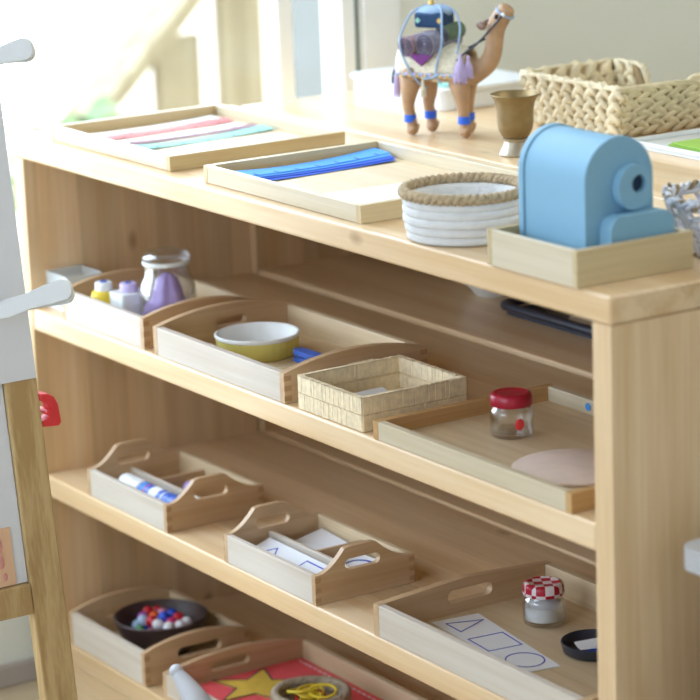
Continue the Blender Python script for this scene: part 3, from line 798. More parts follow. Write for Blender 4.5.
braid_wall('woven_wall', (bx0, by1, zb), (bx0, by0, zb), (tx0, ty1, ztp), (tx0, ty0, ztp), (-1, 0, 0.3), 4, 6)
braid_wall('woven_wall', (bx0, by1, zb), (bx1, by1, zb), (tx0, ty1, ztp), (tx1, ty1, ztp), (0, 1, 0.05), 4, 9, cut=0.30)
bm = BM(); 
rim = smooth_curve([(tx1, ty1, ztp - 0.004), (tx1, (ty0 + ty1) / 2, ztp), (tx1, ty0, ztp)], 8)[:-1] + smooth_curve([(tx1, ty0, ztp), (tx0, ty0, ztp + 0.001)], 10)[:-1] + smooth_curve([(tx0, ty0, ztp + 0.001), (tx0, ty1, ztp)], 8) + smooth_curve([(tx0 + 0.004, ty1, ztp + 0.001), (tx0 + 0.05, ty1, ztp), (tx0 + 0.062, ty1, ztp - 0.006), (tx0 + 0.068, ty1, ztp - 0.022), (tx0 + 0.08, ty1, ztp - 0.036)], 6)
for s in range(2):
    pts = []
    for i, p in enumerate(rim):
        ph = i * 0.9 + s * PI; pts.append(p + Vector((0.0012 * math.cos(ph), 0.0012 * math.cos(ph), 0.0016 * math.sin(ph))))
    add_tube(bm, pts, 0.0026, 7)
obj('rim', bm, 'seagrass', sg, smooth=60)
bm = BM(); add_box(bm, bx0, bx1, by0, by1, H + 0.0006, H + 0.004); obj('bottom', bm, 'seagrass_dark', sg)
bm = BM()
for k in range(3):
    add_tube(bm, smooth_curve([(tx1 - 0.004, 0.592 + 0.004 * k, ztp - 0.004), (tx1, 0.600 + 0.004 * k, ztp + 0.004), (tx1 - 0.002, 0.618, ztp + 0.004), (tx1 - 0.004, 0.628, ztp - 0.004)]), 0.0028, 7)
obj('rope_handle', bm, 'seagrass', sg, smooth=60)

# white low box behind the camel
wb = thing('storage_box', 'low white box with rounded corners behind the camel', 'box', (0.14, 0.555, H))
def rounded_slab(x0, x1, y0, y1, z0, z1, r, n=6):
    bm = BM(); pts = []
    for cx, cy, a0 in ((x1 - r, y1 - r, 0), (x0 + r, y1 - r, PI / 2), (x0 + r, y0 + r, PI), (x1 - r, y0 + r, 1.5 * PI)):
        for i in range(n + 1):
            a = a0 + (PI / 2) * i / n; pts.append((cx + r * math.cos(a), cy + r * math.sin(a)))
    add_prism(bm, [pts], z0, z1, lambda u, v, s: Vector((u, v, s))); return bm
obj('base', rounded_slab(0.034, 0.248, 0.480, 0.630, H + 0.0004, H + 0.0225, 0.016), 'white_plastic', wb, smooth=40, bevel=0.002)
obj('lid', rounded_slab(0.030, 0.252, 0.476, 0.634, H + 0.0228, H + 0.0285, 0.018), 'white_plastic', wb, smooth=40, bevel=0.002)
bm = rounded_slab(0.20, 0.236, 0.492, 0.53, H + 0.0288, H + 0.0305, 0.004)
tag(obj('card', bm, 'teal', None, (0.218, 0.511, H + 0.0288)), 'pale green card lying on the low white box', 'card')
# white tray with lime cards at the right edge
wt = thing('serving_tray', 'flat white tray under the lime green cards', 'tray', (0.69, 0.56, H))
obj('base', rounded_slab(0.606, 0.90, 0.490, 0.634, H + 0.0004, H + 0.0035, 0.008), 'white_plastic', wt, smooth=40)
bm = BM()
for a in ((0.606, 0.90, 0.490, 0.494), (0.606, 0.90, 0.630, 0.634), (0.606, 0.610, 0.4942, 0.6298), (0.896, 0.90, 0.4942, 0.6298)):
    add_box(bm, *a, H + 0.0036, H + 0.0090)
obj('rim', bm, 'white_plastic', wt, bevel=0.001)
for i in range(3):
    bm = BM(); sheet(bm, [(0.660 + 0.003 * i, 0.503 + 0.002 * i), (0.772 + 0.002 * i, 0.500), (0.775, 0.592), (0.664 + 0.002 * i, 0.596)], H + 0.0042 + 0.0022 * i, 0.0016)
    tag(obj('card', bm, 'green_card', None, (0.718, 0.548, H + 0.0042 + 0.0022 * i)), ('lowest lime green card in the white tray', 'middle lime green card in the white tray', 'topmost lime green card in the white tray')[i], 'card', 'lime green cards in the white tray')

# whitewashed twig basket at the right edge
tb = thing('twig_basket', 'whitewashed twig basket at the right edge of the top', 'basket', (1.128, 0.222, H))
tcx, tcy = 1.128, 0.222
bm = BM()
for ring in range(6):
    zz = H + 0.004 + ring * 0.0085; r = 0.058 + 0.0028 * ring
    pts = []
    for i in range(72):
        a = 2 * PI * i / 72; w_ = 0.0032 * math.sin(12 * a + ring * PI) + random.uniform(-0.0012, 0.0012)
        pts.append((tcx + (r + w_) * math.cos(a), tcy + (r + w_) * math.sin(a), zz + random.uniform(-0.0015, 0.0015)))
    add_tube(bm, pts, 0.0021, 6, True)
obj('woven_wall', bm, 'twig', tb, smooth=60)
for k in range(44):
    a = 2 * PI * k / 44 + random.uniform(-0.05, 0.05)
    bm = BM(); a2 = a + random.choice((-1, 1)) * random.uniform(0.12, 0.42)
    add_tube(bm, [(tcx + 0.060 * math.cos(a), tcy + 0.060 * math.sin(a), H + 0.0026), (tcx + 0.071 * math.cos((a + a2) / 2), tcy + 0.071 * math.sin((a + a2) / 2), H + 0.028), (tcx + 0.079 * math.cos(a2), tcy + 0.079 * math.sin(a2), H + 0.052 + random.uniform(0, 0.008))], random.uniform(0.0018, 0.0026), 6)
    obj('stake', bm, 'twig_brown' if k % 7 == 3 else 'twig', tb, smooth=60)
bm = BM()
for s in range(3):
    pts = []
    for i in range(140):
        a = 2 * PI * i / 140; ph = 17 * a + s * 2.1
        pts.append((tcx + (0.075 + 0.0030 * math.cos(ph)) * math.cos(a), tcy + (0.075 + 0.0030 * math.cos(ph)) * math.sin(a), H + 0.052 + 0.0034 * math.sin(ph)))
    add_tube(bm, pts, 0.0021, 6, True, 0 if s < 2 else 1)
obj('rim', bm, ['twig', 'twig_brown'], tb, smooth=60)
bm = BM(); add_lathe(bm, [(0, 0.0006), (0.060, 0.0006), (0.060, 0.0035), (0, 0.0035)], (tcx, tcy, H), 40); obj('bottom', bm, 'twig_brown', tb)

# ------------------------------------------------------------------ upper shelf contents
zs = Z1 + zi
ac = thing('card_holder', 'clear plastic card holder at the left end of the upper shelf', 'card holder', (0.052, 0.045, Z1))
bm = BM()
for a in ((0.0305, 0.086, 0.0200, 0.0212, 0.0062, 0.047), (0.0305, 0.086, 0.0690, 0.0702, 0.0062, 0.047), (0.0305, 0.0317, 0.0213, 0.0689, 0.0062, 0.047), (0.0848, 0.086, 0.0213, 0.0689, 0.0062, 0.047)):
    add_box(bm, a[0], a[1], a[2], a[3], Z1 + a[4], Z1 + a[5])
obj('holder', bm, 'acrylic', ac)
box('base', 'white_plastic', ac, 0.030, 0.0865, 0.0195, 0.0707, Z1 + 0.0004, Z1 + 0.006, 0.0008)
bm = BM(); add_box(bm, 0.036, 0.082, 0.026, 0.060, Z1 + 0.0064, Z1 + 0.014)
tag(obj('card_stack', bm, 'lilac', None, (0.059, 0.043, Z1 + 0.0064), bevel=0.0006), 'lilac card stack inside the clear holder on the left', 'cards')

def bottle(x, y, label, m_body, square):
    t = thing('paint_bottle', label, 'bottle', (x, y, zs), 'paint bottles in the arched tray')
    if square:
        bm = rounded_slab(x - 0.0185, x + 0.0185, y - 0.0185, y + 0.0185, zs, zs + 0.040, 0.005)
        obj('body', bm, m_body, t, smooth=40, bevel=0.002)
        zc = zs + 0.0403
    else:
        bm = BM(); add_lathe(bm, [(0, 0), (0.0155, 0), (0.0162, 0.002), (0.0162, 0.032), (0.0150, 0.037), (0.0105, 0.0385), (0, 0.0385)], (x, y, zs), 30)
        obj('body', bm, m_body, t, smooth=40); zc = zs + 0.0388
    bm = BM(); add_lathe(bm, [(0, 0), (0.0108, 0), (0.0110, 0.001), (0.0106, 0.0090), (0.0098, 0.0100), (0, 0.0102)], (x, y, zc), 26)
    cap = obj('cap', bm, 'lilac' if square else 'white_plastic', t, smooth=40)
    bm = BM(); add_lathe(bm, [(0.0028, 0), (0.0046, 0), (0.0046, 0.0009), (0.0028, 0.0009), (0.0028, 0)], (x, y, zc + 0.0103), 20); obj('cap_ring', bm, 'cobalt', cap, smooth=40)
bottle(0.166, 0.0305, 'yellow paint bottle with a white cap behind the tray front', 'yellow', False)
bottle(0.1975, 0.0475, 'square white paint bottle with a lilac cap', 'white_plastic', True)

gj = thing('glass_jar', 'clear glass jar with a glass lid and lilac cloth inside', 'jar', (0.247, 0.074, zs))
jc = (0.247, 0.074, zs)
bm = BM(); add_lathe(bm, [(0, 0.001), (0.032, 0.0005), (0.0345, 0.003), (0.0345, 0.044), (0.0330, 0.055), (0.0275, 0.066), (0.0270, 0.078), (0.0250, 0.078), (0.0255, 0.066), (0.031, 0.054), (0.0325, 0.044), (0.0325, 0.005), (0, 0.004)], jc, 48)
obj('body', bm, 'glass', gj, smooth=50)
bm = BM(); add_lathe(bm, [(0.0250, 0.0785), (0.0285, 0.0785), (0.0290, 0.0805), (0.0285, 0.0830), (0.0250, 0.0830), (0.0250, 0.0785)], jc, 48)
obj('seal_ring', bm, 'white_plastic', gj, smooth=50)
bm = BM(); add_lathe(bm, [(0, 0.0850), (0.0270, 0.0835), (0.0292, 0.0855), (0.0292, 0.0885), (0.0270, 0.0910), (0.0240, 0.0945), (0, 0.0955), (0, 0.0935), (0.022, 0.0925), (0.025, 0.0885), (0, 0.0870)], jc, 48)
obj('lid', bm, 'glass', gj, smooth=50)
bm = BM(); add_lathe(bm, [(0, 0.0046), (0.022, 0.0046), (0.028, 0.010), (0.029, 0.022), (0.026, 0.030), (0.019, 0.036), (0.016, 0.048), (0.012, 0.060), (0.006, 0.066), (0, 0.067)], jc, 40, wob=lambda j: 1 + 0.11 * math.sin(2 * PI * 3 * j / 40) + 0.05 * math.sin(2 * PI * 7 * j / 40 + 1))
tag(obj('cloth', bm, 'lilac_cloth', None, jc, smooth=60), 'crumpled lilac cloth inside the lidded glass jar', 'cloth')

yd = thing('ramekin', 'round fluted yellow dish with white inside in the large tray', 'dish', (0.430, 0.088, zs))
yc = (0.430, 0.088, zs)
bm = BM(); nn = 96
fl = lambda j: 1 + 0.010 * math.cos(j * 2 * PI * 32 / nn)
add_lathe(bm, [(0, 0.0), (0.0440, 0.0), (0.0455, 0.0015), (0.0480, 0.021)], yc, nn, wob=fl)
add_lathe(bm, [(0.0480, 0.021), (0.0492, 0.0222), (0.0492, 0.0250), (0.0475, 0.0258)], yc, nn, 1)
add_lathe(bm, [(0.0475, 0.0258), (0.0457, 0.0245), (0.0430, 0.005), (0, 0.0042)], yc, nn, 1)
obj('bowl', bm, ['yellow_glaze', 'white_glaze'], yd, smooth=40)
bp = thing('clip', 'cobalt blue plastic clip beside the yellow dish', 'clip', (0.511, 0.108, zs))
R = Matrix.Rotation(math.radians(8), 3, 'Z')
for dz, nm, tl in ((0.0006, 'lower_jaw', 0.0), (0.0078, 'upper_jaw', 0.06)):
    bm = rounded_slab(0.4865, 0.5355, 0.1005, 0.1155, zs + dz, zs + dz + 0.0055, 0.006)
    RR = R @ Matrix.Rotation(tl, 3, 'Y'); c = Vector((0.511, 0.108, zs + dz))
    for v in bm.verts: v.co = c + RR @ (v.co - c)
    obj(nm, bm, 'cobalt', bp, smooth=40, bevel=0.0012)
bm = BM(); c = Vector((0.522, 0.1095, zs + 0.0075)); add_lathe(bm, [(0, -0.0085), (0.0036, -0.0085), (0.0036, 0.0085), (0, 0.0085)], c, 16, axis=(0.1, 1, 0)); obj('spring', bm, 'metal', bp, smooth=40)

# raffia basket
rb = thing('raffia_basket', 'small square raffia basket with folded white paper inside', 'basket', (0.714, 0.07, Z1))
rx0, rx1, ry0, ry1 = 0.6525, 0.7775, 0.005, 0.136
def raffia_wall(p0, p1, nrm):
    bm = BM(); p0 = Vector((*p0, 0)); p1 = Vector((*p1, 0)); nrm = Vector((*nrm, 0)); ln = (p1 - p0).length; al = (p1 - p0) / ln
    def blk(a, b, n0, n1, z0, z1, mi):
        q = [p0 + al * a + nrm * n0, p0 + al * b + nrm * n0, p0 + al * b + nrm * n1, p0 + al * a + nrm * n1]
        lo = [bm.verts.new((v.x, v.y, Z1 + z0)) for v in q]; hi = [bm.verts.new((v.x, v.y, Z1 + z1)) for v in q]
        bm.faces.new(hi).material_index = mi; bm.faces.new(lo[::-1]).material_index = mi
        for k in range(4): bm.faces.new([lo[k], lo[(k + 1) % 4], hi[(k + 1) % 4], hi[k]]).material_index = mi
    blk(0, ln, -0.0030, -0.0005, 0.001, 0.0350, 1)
    for c, (z0, z1) in enumerate(((0.0006, 0.0184), (0.0187, 0.0374))):
        x = 0.0
        while x < ln - 0.001:
            w = min(random.uniform(0.0016, 0.0036), ln - x)
            e = 0.00008
            n = random.uniform(-0.0001, 0.0004)
            blk(x + e, x + w - e, n - 0.0005, n + 0.0006, z0 + random.uniform(0, 0.0006), z1 - random.uniform(0, 0.0008), 0)
            blk(x + e, x + w - e, -0.0042 - n, -0.0031, z0 + 0.002, z1 - random.uniform(0, 0.0008), 0)
            if c: blk(x + e, x + w - e, -0.0042 - n, n + 0.0006, z1 - 0.0009, z1 + random.uniform(-0.0004, 0.0004), 0)
            x += w
    return obj('woven_wall', bm, ['raffia', 'raffia_gap'], rb)
raffia_wall((rx0, ry0), (rx1, ry0), (0, -1)); raffia_wall((rx1, ry0 + 0.0005), (rx1, ry1), (1, 0))
raffia_wall((rx1, ry1), (rx0, ry1), (0, 1)); raffia_wall((rx0, ry1), (rx0, ry0 + 0.0005), (-1, 0))
bm = BM(); add_box(bm, rx0 + 0.003, rx1 - 0.003, ry0 + 0.003, ry1 - 0.003, Z1 + 0.0005, Z1 + 0.0035); obj('bottom', bm, 'raffia', rb)
bm = BM(); sheet(bm, [(0.668, 0.030), (0.735, 0.024), (0.758, 0.108), (0.672, 0.100)], Z1 + 0.0040, 0.0007, 0, 0.006); 
sheet(bm, [(0.672, 0.040), (0.72, 0.036), (0.745, 0.098), (0.680, 0.094)], Z1 + 0.0075, 0.0007, 0, 0.006)
tag(obj('folded_paper', bm, 'paper', None, (0.71, 0.07, Z1 + 0.004)), 'folded white paper lying in the raffia basket', 'paper')

rj = thing('jam_jar', 'small empty glass jar with a red lid in the shallow tray', 'jar', (0.8965, 0.108, zs))
def small_jar(t, c, lidmat, fill=None):
    sc = lambda P: [(a * 1.12, b) for a, b in P]
    bm = BM(); add_lathe(bm, sc([(0, 0.0008), (0.0165, 0.0004), (0.0190, 0.002), (0.0198, 0.006), (0.0198, 0.024), (0.0185, 0.029), (0.0165, 0.0315), (0.0165, 0.037), (0.0150, 0.037), (0.0150, 0.031), (0.0172, 0.0285), (0.0184, 0.024), (0.0184, 0.006), (0, 0.0035)]), c, 40)
    obj('body', bm, 'glass', t, smooth=45)
    bm = BM(); add_lathe(bm, sc([(0.0178, 0.0335), (0.0192, 0.0330), (0.0196, 0.0345), (0.0192, 0.0425), (0.0178, 0.0450), (0.0150, 0.0458), (0.0138, 0.0450), (0, 0.0448), (0, 0.0385), (0.0178, 0.0385), (0.0178, 0.0335)]), c, 40)
    obj('lid', bm, lidmat, t, smooth=45)
small_jar(rj, (0.8965, 0.108, zs), 'red_lid')
bm = BM(); add_ellipsoid(bm, (0.9178, 0.1025, zs + 0.0165), (0.0052, 0.0012, 0.0062), Matrix.Rotation(math.radians(75), 3, 'Z'), 14, 8); obj('sticker', bm, 'red', rj, smooth=60, label='red fruit sticker on the glass')
bm = BM(); add_lathe(bm, [(0, 0), (0.0585, 0), (0.0600, 0.0010), (0.0600, 0.0030), (0.0585, 0.0040), (0, 0.0040)], (1.033, 0.082, zs), 64)
tag(obj('felt_disc', bm, 'felt', None, (1.033, 0.082, zs), smooth=40), 'pale rose round disc lying in the shallow tray', 'disc')
bm = BM(); add_lathe(bm, [(0, 0), (0.0042, 0), (0.0042, 0.0008), (0, 0.0008)], (0.882, 0.2168, Z1 + 0.012), 16, axis=(0, -1, 0))
tag(obj('sticker', bm, 'blue_paper', None, (0.882, 0.2168, Z1 + 0.012)), 'small round blue sticker inside the shallow tray', 'sticker')

# things standing on the far unit's shelf, seen through the gap
zr = Z1 + 0.0042
bt = thing('serving_tray', 'charcoal plastic tray on the far shelf under the top', 'tray', (0.60, 0.48, zr))
obj('base', rounded_slab(0.452, 0.80, 0.418, 0.60, zr, zr + 0.004, 0.014), 'charcoal', bt, smooth=40)
bm = BM(); loop = []
for cx, cy, a0 in ((0.786, 0.586, 0), (0.466, 0.586, PI / 2), (0.466, 0.432, PI), (0.786, 0.432, 1.5 * PI)):
    for i in range(7):
        a = a0 + (PI / 2) * i / 6; loop.append((cx + 0.016 * math.cos(a), cy + 0.016 * math.sin(a), zr + 0.0105))
add_tube(bm, loop, 0.0058, 8, True); obj('rim', bm, 'charcoal', bt, smooth=60)
bm = BM(); add_lathe(bm, [(0, 0), (0.026, 0), (0.038, 0.008), (0.040, 0.0095), (0.037, 0.0095), (0.025, 0.003), (0, 0.003)], (0.600, 0.456, zr + 0.0043), 40)
tag(obj('plate', bm, 'white_glaze', None, (0.600, 0.456, zr + 0.0043), smooth=40), 'pale round saucer on the charcoal tray of the far shelf', 'plate')
bm = BM(); add_lathe(bm, [(0, 0), (0.022, 0), (0.024, 0.003), (0.040, 0.020), (0.048, 0.040), (0.0465, 0.041), (0.038, 0.022), (0.022, 0.006), (0, 0.005)], (0.362, 0.470, zr + 0.0002), 40)
tag(obj('bowl', bm, 'white_glaze', None, (0.362, 0.470, zr), smooth=40), 'pale bowl half hidden on the far shelf left of the charcoal tray', 'bowl')

# ------------------------------------------------------------------ middle shelf contents
zm = Z2 + zi
gs = thing('glue_stick', 'blue and white glue stick lying in the divided tray', 'glue stick', (0.252, 0.034, zm))
ga = Vector((0.186, 0.0345, zm + 0.0135)); gb = Vector((0.326, 0.0365, zm + 0.0135)); gd = (gb - ga); gl_ = gd.length; gd.normalize()
def seg(name, a, b, r, mat, par=None, **k):
    bm = BM(); ln = b - a; add_lathe(bm, [(0, 0), (r * 0.93, 0), (r, 0.001), (r, ln - 0.001), (r * 0.93, ln), (0, ln)], ga + gd * a, 28, axis=gd); return obj(name, bm, mat, par or gs, smooth=40, **k)
seg('cap', 0.0, 0.046, 0.0131, 'white_plastic')
barrel = seg('barrel', 0.0462, 0.116, 0.0124, 'cobalt', label='blue label with white and red bands')
seg('twist_base', 0.1162, 0.138, 0.0129, 'cobalt')
for a, b, m_ in ((0.050, 0.058, 'blue_paper'), (0.0595, 0.063, 'red'), (0.072, 0.092, 'paper'), (0.100, 0.104, 'paper')):
    seg('label_band', a, b, 0.01265, m_, barrel)
pu = thing('wrapped_candy', 'small purple bundle in the rear compartment of a divided tray', 'bundle', (0.247, 0.095, zm))
bm = BM(); add_ellipsoid(bm, (0.247, 0.095, zm + 0.0095), (0.016, 0.012, 0.0093), None, 20, 12); obj('bundle', bm, 'lilac_cloth', pu, smooth=60)
bm = BM()
for k in range(4): add_tube(bm, [(0.232 + 0.002 * k, 0.083, zm + 0.002), (0.236 + 0.006 * k, 0.095, zm + 0.0185 - 0.001 * k), (0.244 + 0.006 * k, 0.108, zm + 0.003)], 0.0011, 6)
obj('cord', bm, 'gold', pu, smooth=60)

def shape_card(name, label, cat, corners, z, drawings, lw=0.0016, curl=0.0, group=None, slope=0.0, lift=0.0):
    c = sum((Vector((a[0], a[1], 0)) for a in corners), Vector()) / 4; c.z = z
    t = thing(name, label, cat, c, group)
    yf = min(a[1] for a in corners)
    def lean(bm):
        for v in bm.verts: v.co.z += lift + slope * (v.co.y - yf)
        return bm
    bm = BM(); sheet(bm, corners, z, 0.0006, 0, curl); obj('sheet', lean(bm), 'paper', t)
    for nm, pts in drawings:
        bm = BM(); ribbon(bm, pts, lw, z + 0.0007 , 0, True); obj(nm, lean(bm), 'blue_ink', t)
    return t
shape_card('shape_card', 'white card with a blue triangle and square, front compartment', 'card', [(0.496, 0.013), (0.655, 0.012), (0.657, 0.050), (0.498, 0.052)], zm,
    [('drawn_triangle', [(0.510, 0.022), (0.552, 0.020), (0.530, 0.043)]), ('drawn_square', [(0.590, 0.019), (0.645, 0.018), (0.646, 0.043), (0.591, 0.044)])], slope=0.36, lift=0.0035)
shape_card('shape_card', 'white card with a blue curve right of the cross divider', 'card', [(0.592, 0.066), (0.662, 0.068), (0.660, 0.116), (0.594, 0.112)], zm,
    [('drawn_circle', [(0.627 + 0.025 * math.cos(2 * PI * i / 30), 0.090 + 0.016 * math.sin(2 * PI * i / 30)) for i in range(30)])], 0.0026, slope=0.22, lift=0.001)
shape_card('shape_card', 'white card slanting in the rear left compartment', 'card', [(0.494, 0.066), (0.574, 0.064), (0.577, 0.116), (0.500, 0.121)], zm,
    [('drawn_line', [(0.505, 0.075), (0.565, 0.073), (0.566, 0.0745), (0.506, 0.0765)])], 0.0012, 0.0, slope=0.25, lift=0.001)
shape_card('shape_strip', 'long white strip with drawn triangle, square and circle', 'paper strip', [(0.808, 0.062), (0.988, 0.046), (0.996, 0.090), (0.816, 0.117)], zm,
    [('drawn_triangle', [(0.822, 0.071), (0.852, 0.069), (0.836, 0.109)]),
     ('drawn_square', [(0.875, 0.062), (0.917, 0.058), (0.922, 0.096), (0.880, 0.102)]),
     ('drawn_circle', [(0.960 + 0.021 * math.cos(2 * PI * i / 32), 0.072 + 0.019 * math.sin(2 * PI * i / 32)) for i in range(32)])], 0.0014)
sj = thing('jam_jar', 'small jar of white powder with a red gingham lid', 'jar', (0.8825, 0.154, zm))
small_jar(sj, (0.8825, 0.154, zm), 'gingham')
bm = BM(); add_lathe(bm, [(0, 0.0037), (0.0200, 0.0064), (0.0200, 0.0205), (0.012, 0.0225), (0, 0.0215)], (0.8825, 0.154, zm), 36)
tag(obj('powder', bm, 'salt', None, (0.8825, 0.154, zm + 0.0037), smooth=40), 'white powder filling the gingham-lidded jar', 'powder', kind='stuff')
dd = thing('dish', 'small dark round dish with paper scraps beside the shape strip', 'dish', (0.985, 0.140, zm))
bm = BM(); add_lathe(bm, [(0, 0), (0.026, 0), (0.031, 0.003), (0.0335, 0.013), (0.0325, 0.0137), (0.0295, 0.0045), (0.025, 0.0022), (0, 0.0020)], (0.985, 0.140, zm), 44); obj('bowl', bm, 'charcoal', dd, smooth=45)
for i, (cs, m_, lab) in enumerate((([(0.968, 0.128), (0.990, 0.120), (1.002, 0.146), (0.976, 0.156)], 'paper', 'white paper scrap in the small dark dish'), ([(0.985, 0.121), (1.004, 0.127), (1.003, 0.150), (0.992, 0.140)], 'deep_blue', 'deep blue paper scrap in the small dark dish'))):
    bm = BM(); sheet(bm, cs, zm + 0.0065 + 0.0012 * (1 - i), 0.0006, 0, 0.002)
    tag(obj('paper_scrap', bm, m_, None, (cs[0][0], cs[0][1], zm + 0.006)), lab, 'paper scrap', 'paper scraps in the dark dish')

# ------------------------------------------------------------------ bottom shelf contents
zl = Z3 + zi
bb = thing('bead_bowl', 'dark wooden bowl full of beads in the bottom left tray', 'bowl', (0.174, 0.079, zl))
bcn = (0.174, 0.079, zl)
bm = BM(); add_lathe(bm, [(0, 0), (0.030, 0), (0.034, 0.002), (0.050, 0.022), (0.0585, 0.043), (0.0600, 0.0465), (0.0580, 0.0480), (0.0555, 0.0455), (0.0470, 0.0260), (0.0330, 0.0085), (0, 0.0075)], bcn, 56)
obj('bowl', bm, 'wood_bowl', bb, smooth=45)
RB = 0.0076
bead_cols = {'red': (196, 30, 50), 'pink': (232, 150, 176), 'blue': (38, 84, 214), 'orange': (240, 106, 48), 'purple': (150, 70, 160), 'white': (236, 234, 238), 'pale blue': (176, 200, 226), 'magenta': (200, 60, 120), 'green': (90, 170, 90)}
bm = BM(); add_lathe(bm, [(RB * 0.16, RB * 0.98), (RB * 0.55, RB * 0.83), (RB * 0.87, RB * 0.5), (RB, 0), (RB * 0.87, -RB * 0.5), (RB * 0.55, -RB * 0.83), (RB * 0.16, -RB * 0.98), (RB * 0.16, RB * 0.98)], (0, 0, 0), 20)
bead0 = obj('bead', bm, 'white_glaze', None, (0, 0, 0), smooth=60)
bead_me = {}
for k, c in bead_cols.items():
    me = bead0.data.copy(); me.materials.clear(); mm = plain('bead_' + k.replace(' ', '_'), c, 0.22, 0.02); me.materials.append(mm); bead_me[k] = me
# two layers of beads in the bowl: a filling layer and the ones seen on top
seen = [('red', -0.020, 0.004), ('pink', -0.011, 0.017), ('blue', 0.004, 0.021), ('blue', 0.0085, 0.0085), ('red', 0.017, 0.022), ('magenta', 0.022, 0.010), ('white', 0.033, 0.015), ('white', 0.0275, 0.0265), ('purple', -0.0125, -0.007), ('pale blue', -0.003, -0.012), ('orange', -0.004, 0.003), ('red', 0.006, -0.006), ('white', 0.018, -0.0045), ('white', 0.031, 0.002), ('red', -0.024, 0.0175)]
words = {0: 'red bead at the left of the heap, upper one', 1: 'pink bead behind the orange one', 2: 'blue bead at the back of the heap', 3: 'blue bead in the middle of the heap', 4: 'red bead at the back right beside a blue one', 5: 'magenta bead left of the white ones', 6: 'large white bead at the right of the heap', 7: 'white bead at the far right back of the heap', 8: 'purple bead at the front left of the heap', 9: 'pale blue bead at the front of the heap', 10: 'orange bead in the middle front of the heap', 11: 'red bead right of the orange bead', 12: 'white bead at the front right of the heap', 13: 'white bead nearest the bowl rim on the right', 14: 'red bead at the back left of the heap'}
first = True
for i, (k, dx, dy) in enumerate(seen):
    b = bead0 if first else bead0.copy()
    if not first: col.objects.link(b)
    first = False
    b.data = bead_me[k]; rr = math.hypot(dx, dy)
    b.location = (bcn[0] + dx * 1.12 - 0.004, bcn[1] + dy * 1.12 - 0.008, bcn[2] + 0.0430 + (0.003 if i in (2, 3, 0, 4) else 0) - 0.10 * rr); b.rotation_euler = (i * 0.9, i * 0.5, i)
    tag(b, words[i] + ' in the dark bowl', 'bead', 'beads in the dark bowl')
kk = list(bead_cols)
for i in range(14):
    a = i * 2.4; r = 0.0295 * math.sqrt((i + 0.5) / 14) * 1.25
    b = bead0.copy(); col.objects.link(b); b.data = bead_me[kk[(i * 5) % len(kk)]]
    b.location = (bcn[0] + r * math.cos(a), bcn[1] + r * math.sin(a), bcn[2] + 0.0260 + 0.14 * max(0, r - 0.02)); b.rotation_euler = (i, 0.4 * i, 0)
    tag(b, 'glossy bead lying under the top layer in the dark bowl', 'bead', 'beads buried in the dark bowl')

# pink sheet with star
ps = thing('felt_sheet', 'pink felt sheet with a mustard star in the bottom tray', 'felt sheet', (0.46, 0.11, zl))
bm = BM(); sheet(bm, [(0.312, 0.022), (0.606, 0.022), (0.606, 0.200), (0.312, 0.200)], zl, 0.0018); obj('sheet', bm, 'pink_felt', ps)
bm = BM(); sc = (0.365, 0.104); pts = []
for i in range(10):
    r = 0.060 if i % 2 == 0 else 0.026; a = math.radians(142) + i * PI / 5; pts.append((sc[0] + r * math.cos(a), sc[1] + r * math.sin(a)))
add_prism(bm, [pts], zl + 0.0019, zl + 0.0034, lambda u, v, s: Vector((u, v, s))); star = obj('star', bm, 'star', ps, label='mustard yellow felt star')
bm = BM(); ribbon(bm, pts, 0.0016, zl + 0.0035, 0, True); obj('star_outline', bm, 'ink', star)
bm = BM()
for i in range(26): ribbon(bm, [(0.320 + i * 0.011, 0.192), (0.326 + i * 0.011, 0.192)], 0.002, zl + 0.0019)
obj('stitching', bm, 'white', ps)
# wicker ring basket
wr = thing('wicker_basket', 'small round grey wicker basket of yellow bands on the pink sheet', 'basket', (0.488, 0.104, zl))
rc = (0.488, 0.104)
bm = BM()
for ring in range(4):
    for s in range(3):
        pts = []
        for i in range(150):
            a = 2 * PI * i / 150; ph = 20 * a + s * 2.09 + ring
            pts.append((rc[0] + (0.0420 + 0.0034 * math.cos(ph)) * math.cos(a), rc[1] + (0.0420 + 0.0034 * math.cos(ph)) * math.sin(a), zl + 0.0062 + ring * 0.0085 + 0.0036 * math.sin(ph)))
        add_tube(bm, pts, 0.0026, 5, True)
obj('woven_wall', bm, 'wicker', wr, smooth=60)
bm = BM(); add_lathe(bm, [(0, 0), (0.040, 0), (0.040, 0.003), (0, 0.003)], (rc[0], rc[1], zl + 0.0022), 30); obj('bottom', bm, 'wicker', wr)
for i in range(9):
    a = i * 2.4; r = 0.018 * (i % 3) / 2; cx, cy = rc[0] + r * math.cos(a), rc[1] + r * math.sin(a)
    R = Matrix.Rotation(a, 3, 'Z') @ Matrix.Rotation(0.25, 3, 'X')
    bm = BM(); add_tube(bm, [Vector((cx, cy, zl + 0.020 + 0.0022 * i)) + R @ Vector((0.0175 * math.cos(2 * PI * k / 28), 0.013 * math.sin(2 * PI * k / 28), 0)) for k in range(28)], 0.0017, 6, True)
    tag(obj('elastic_band', bm, 'red' if i == 3 else 'yellow', None, (cx, cy, zl + 0.020 + 0.0022 * i), smooth=60), 'red elastic band among the yellow ones in the wicker basket' if i == 3 else 'thin yellow elastic band heaped in the small wicker basket', 'elastic band', 'yellow elastic bands in the wicker basket' if i != 3 else None)

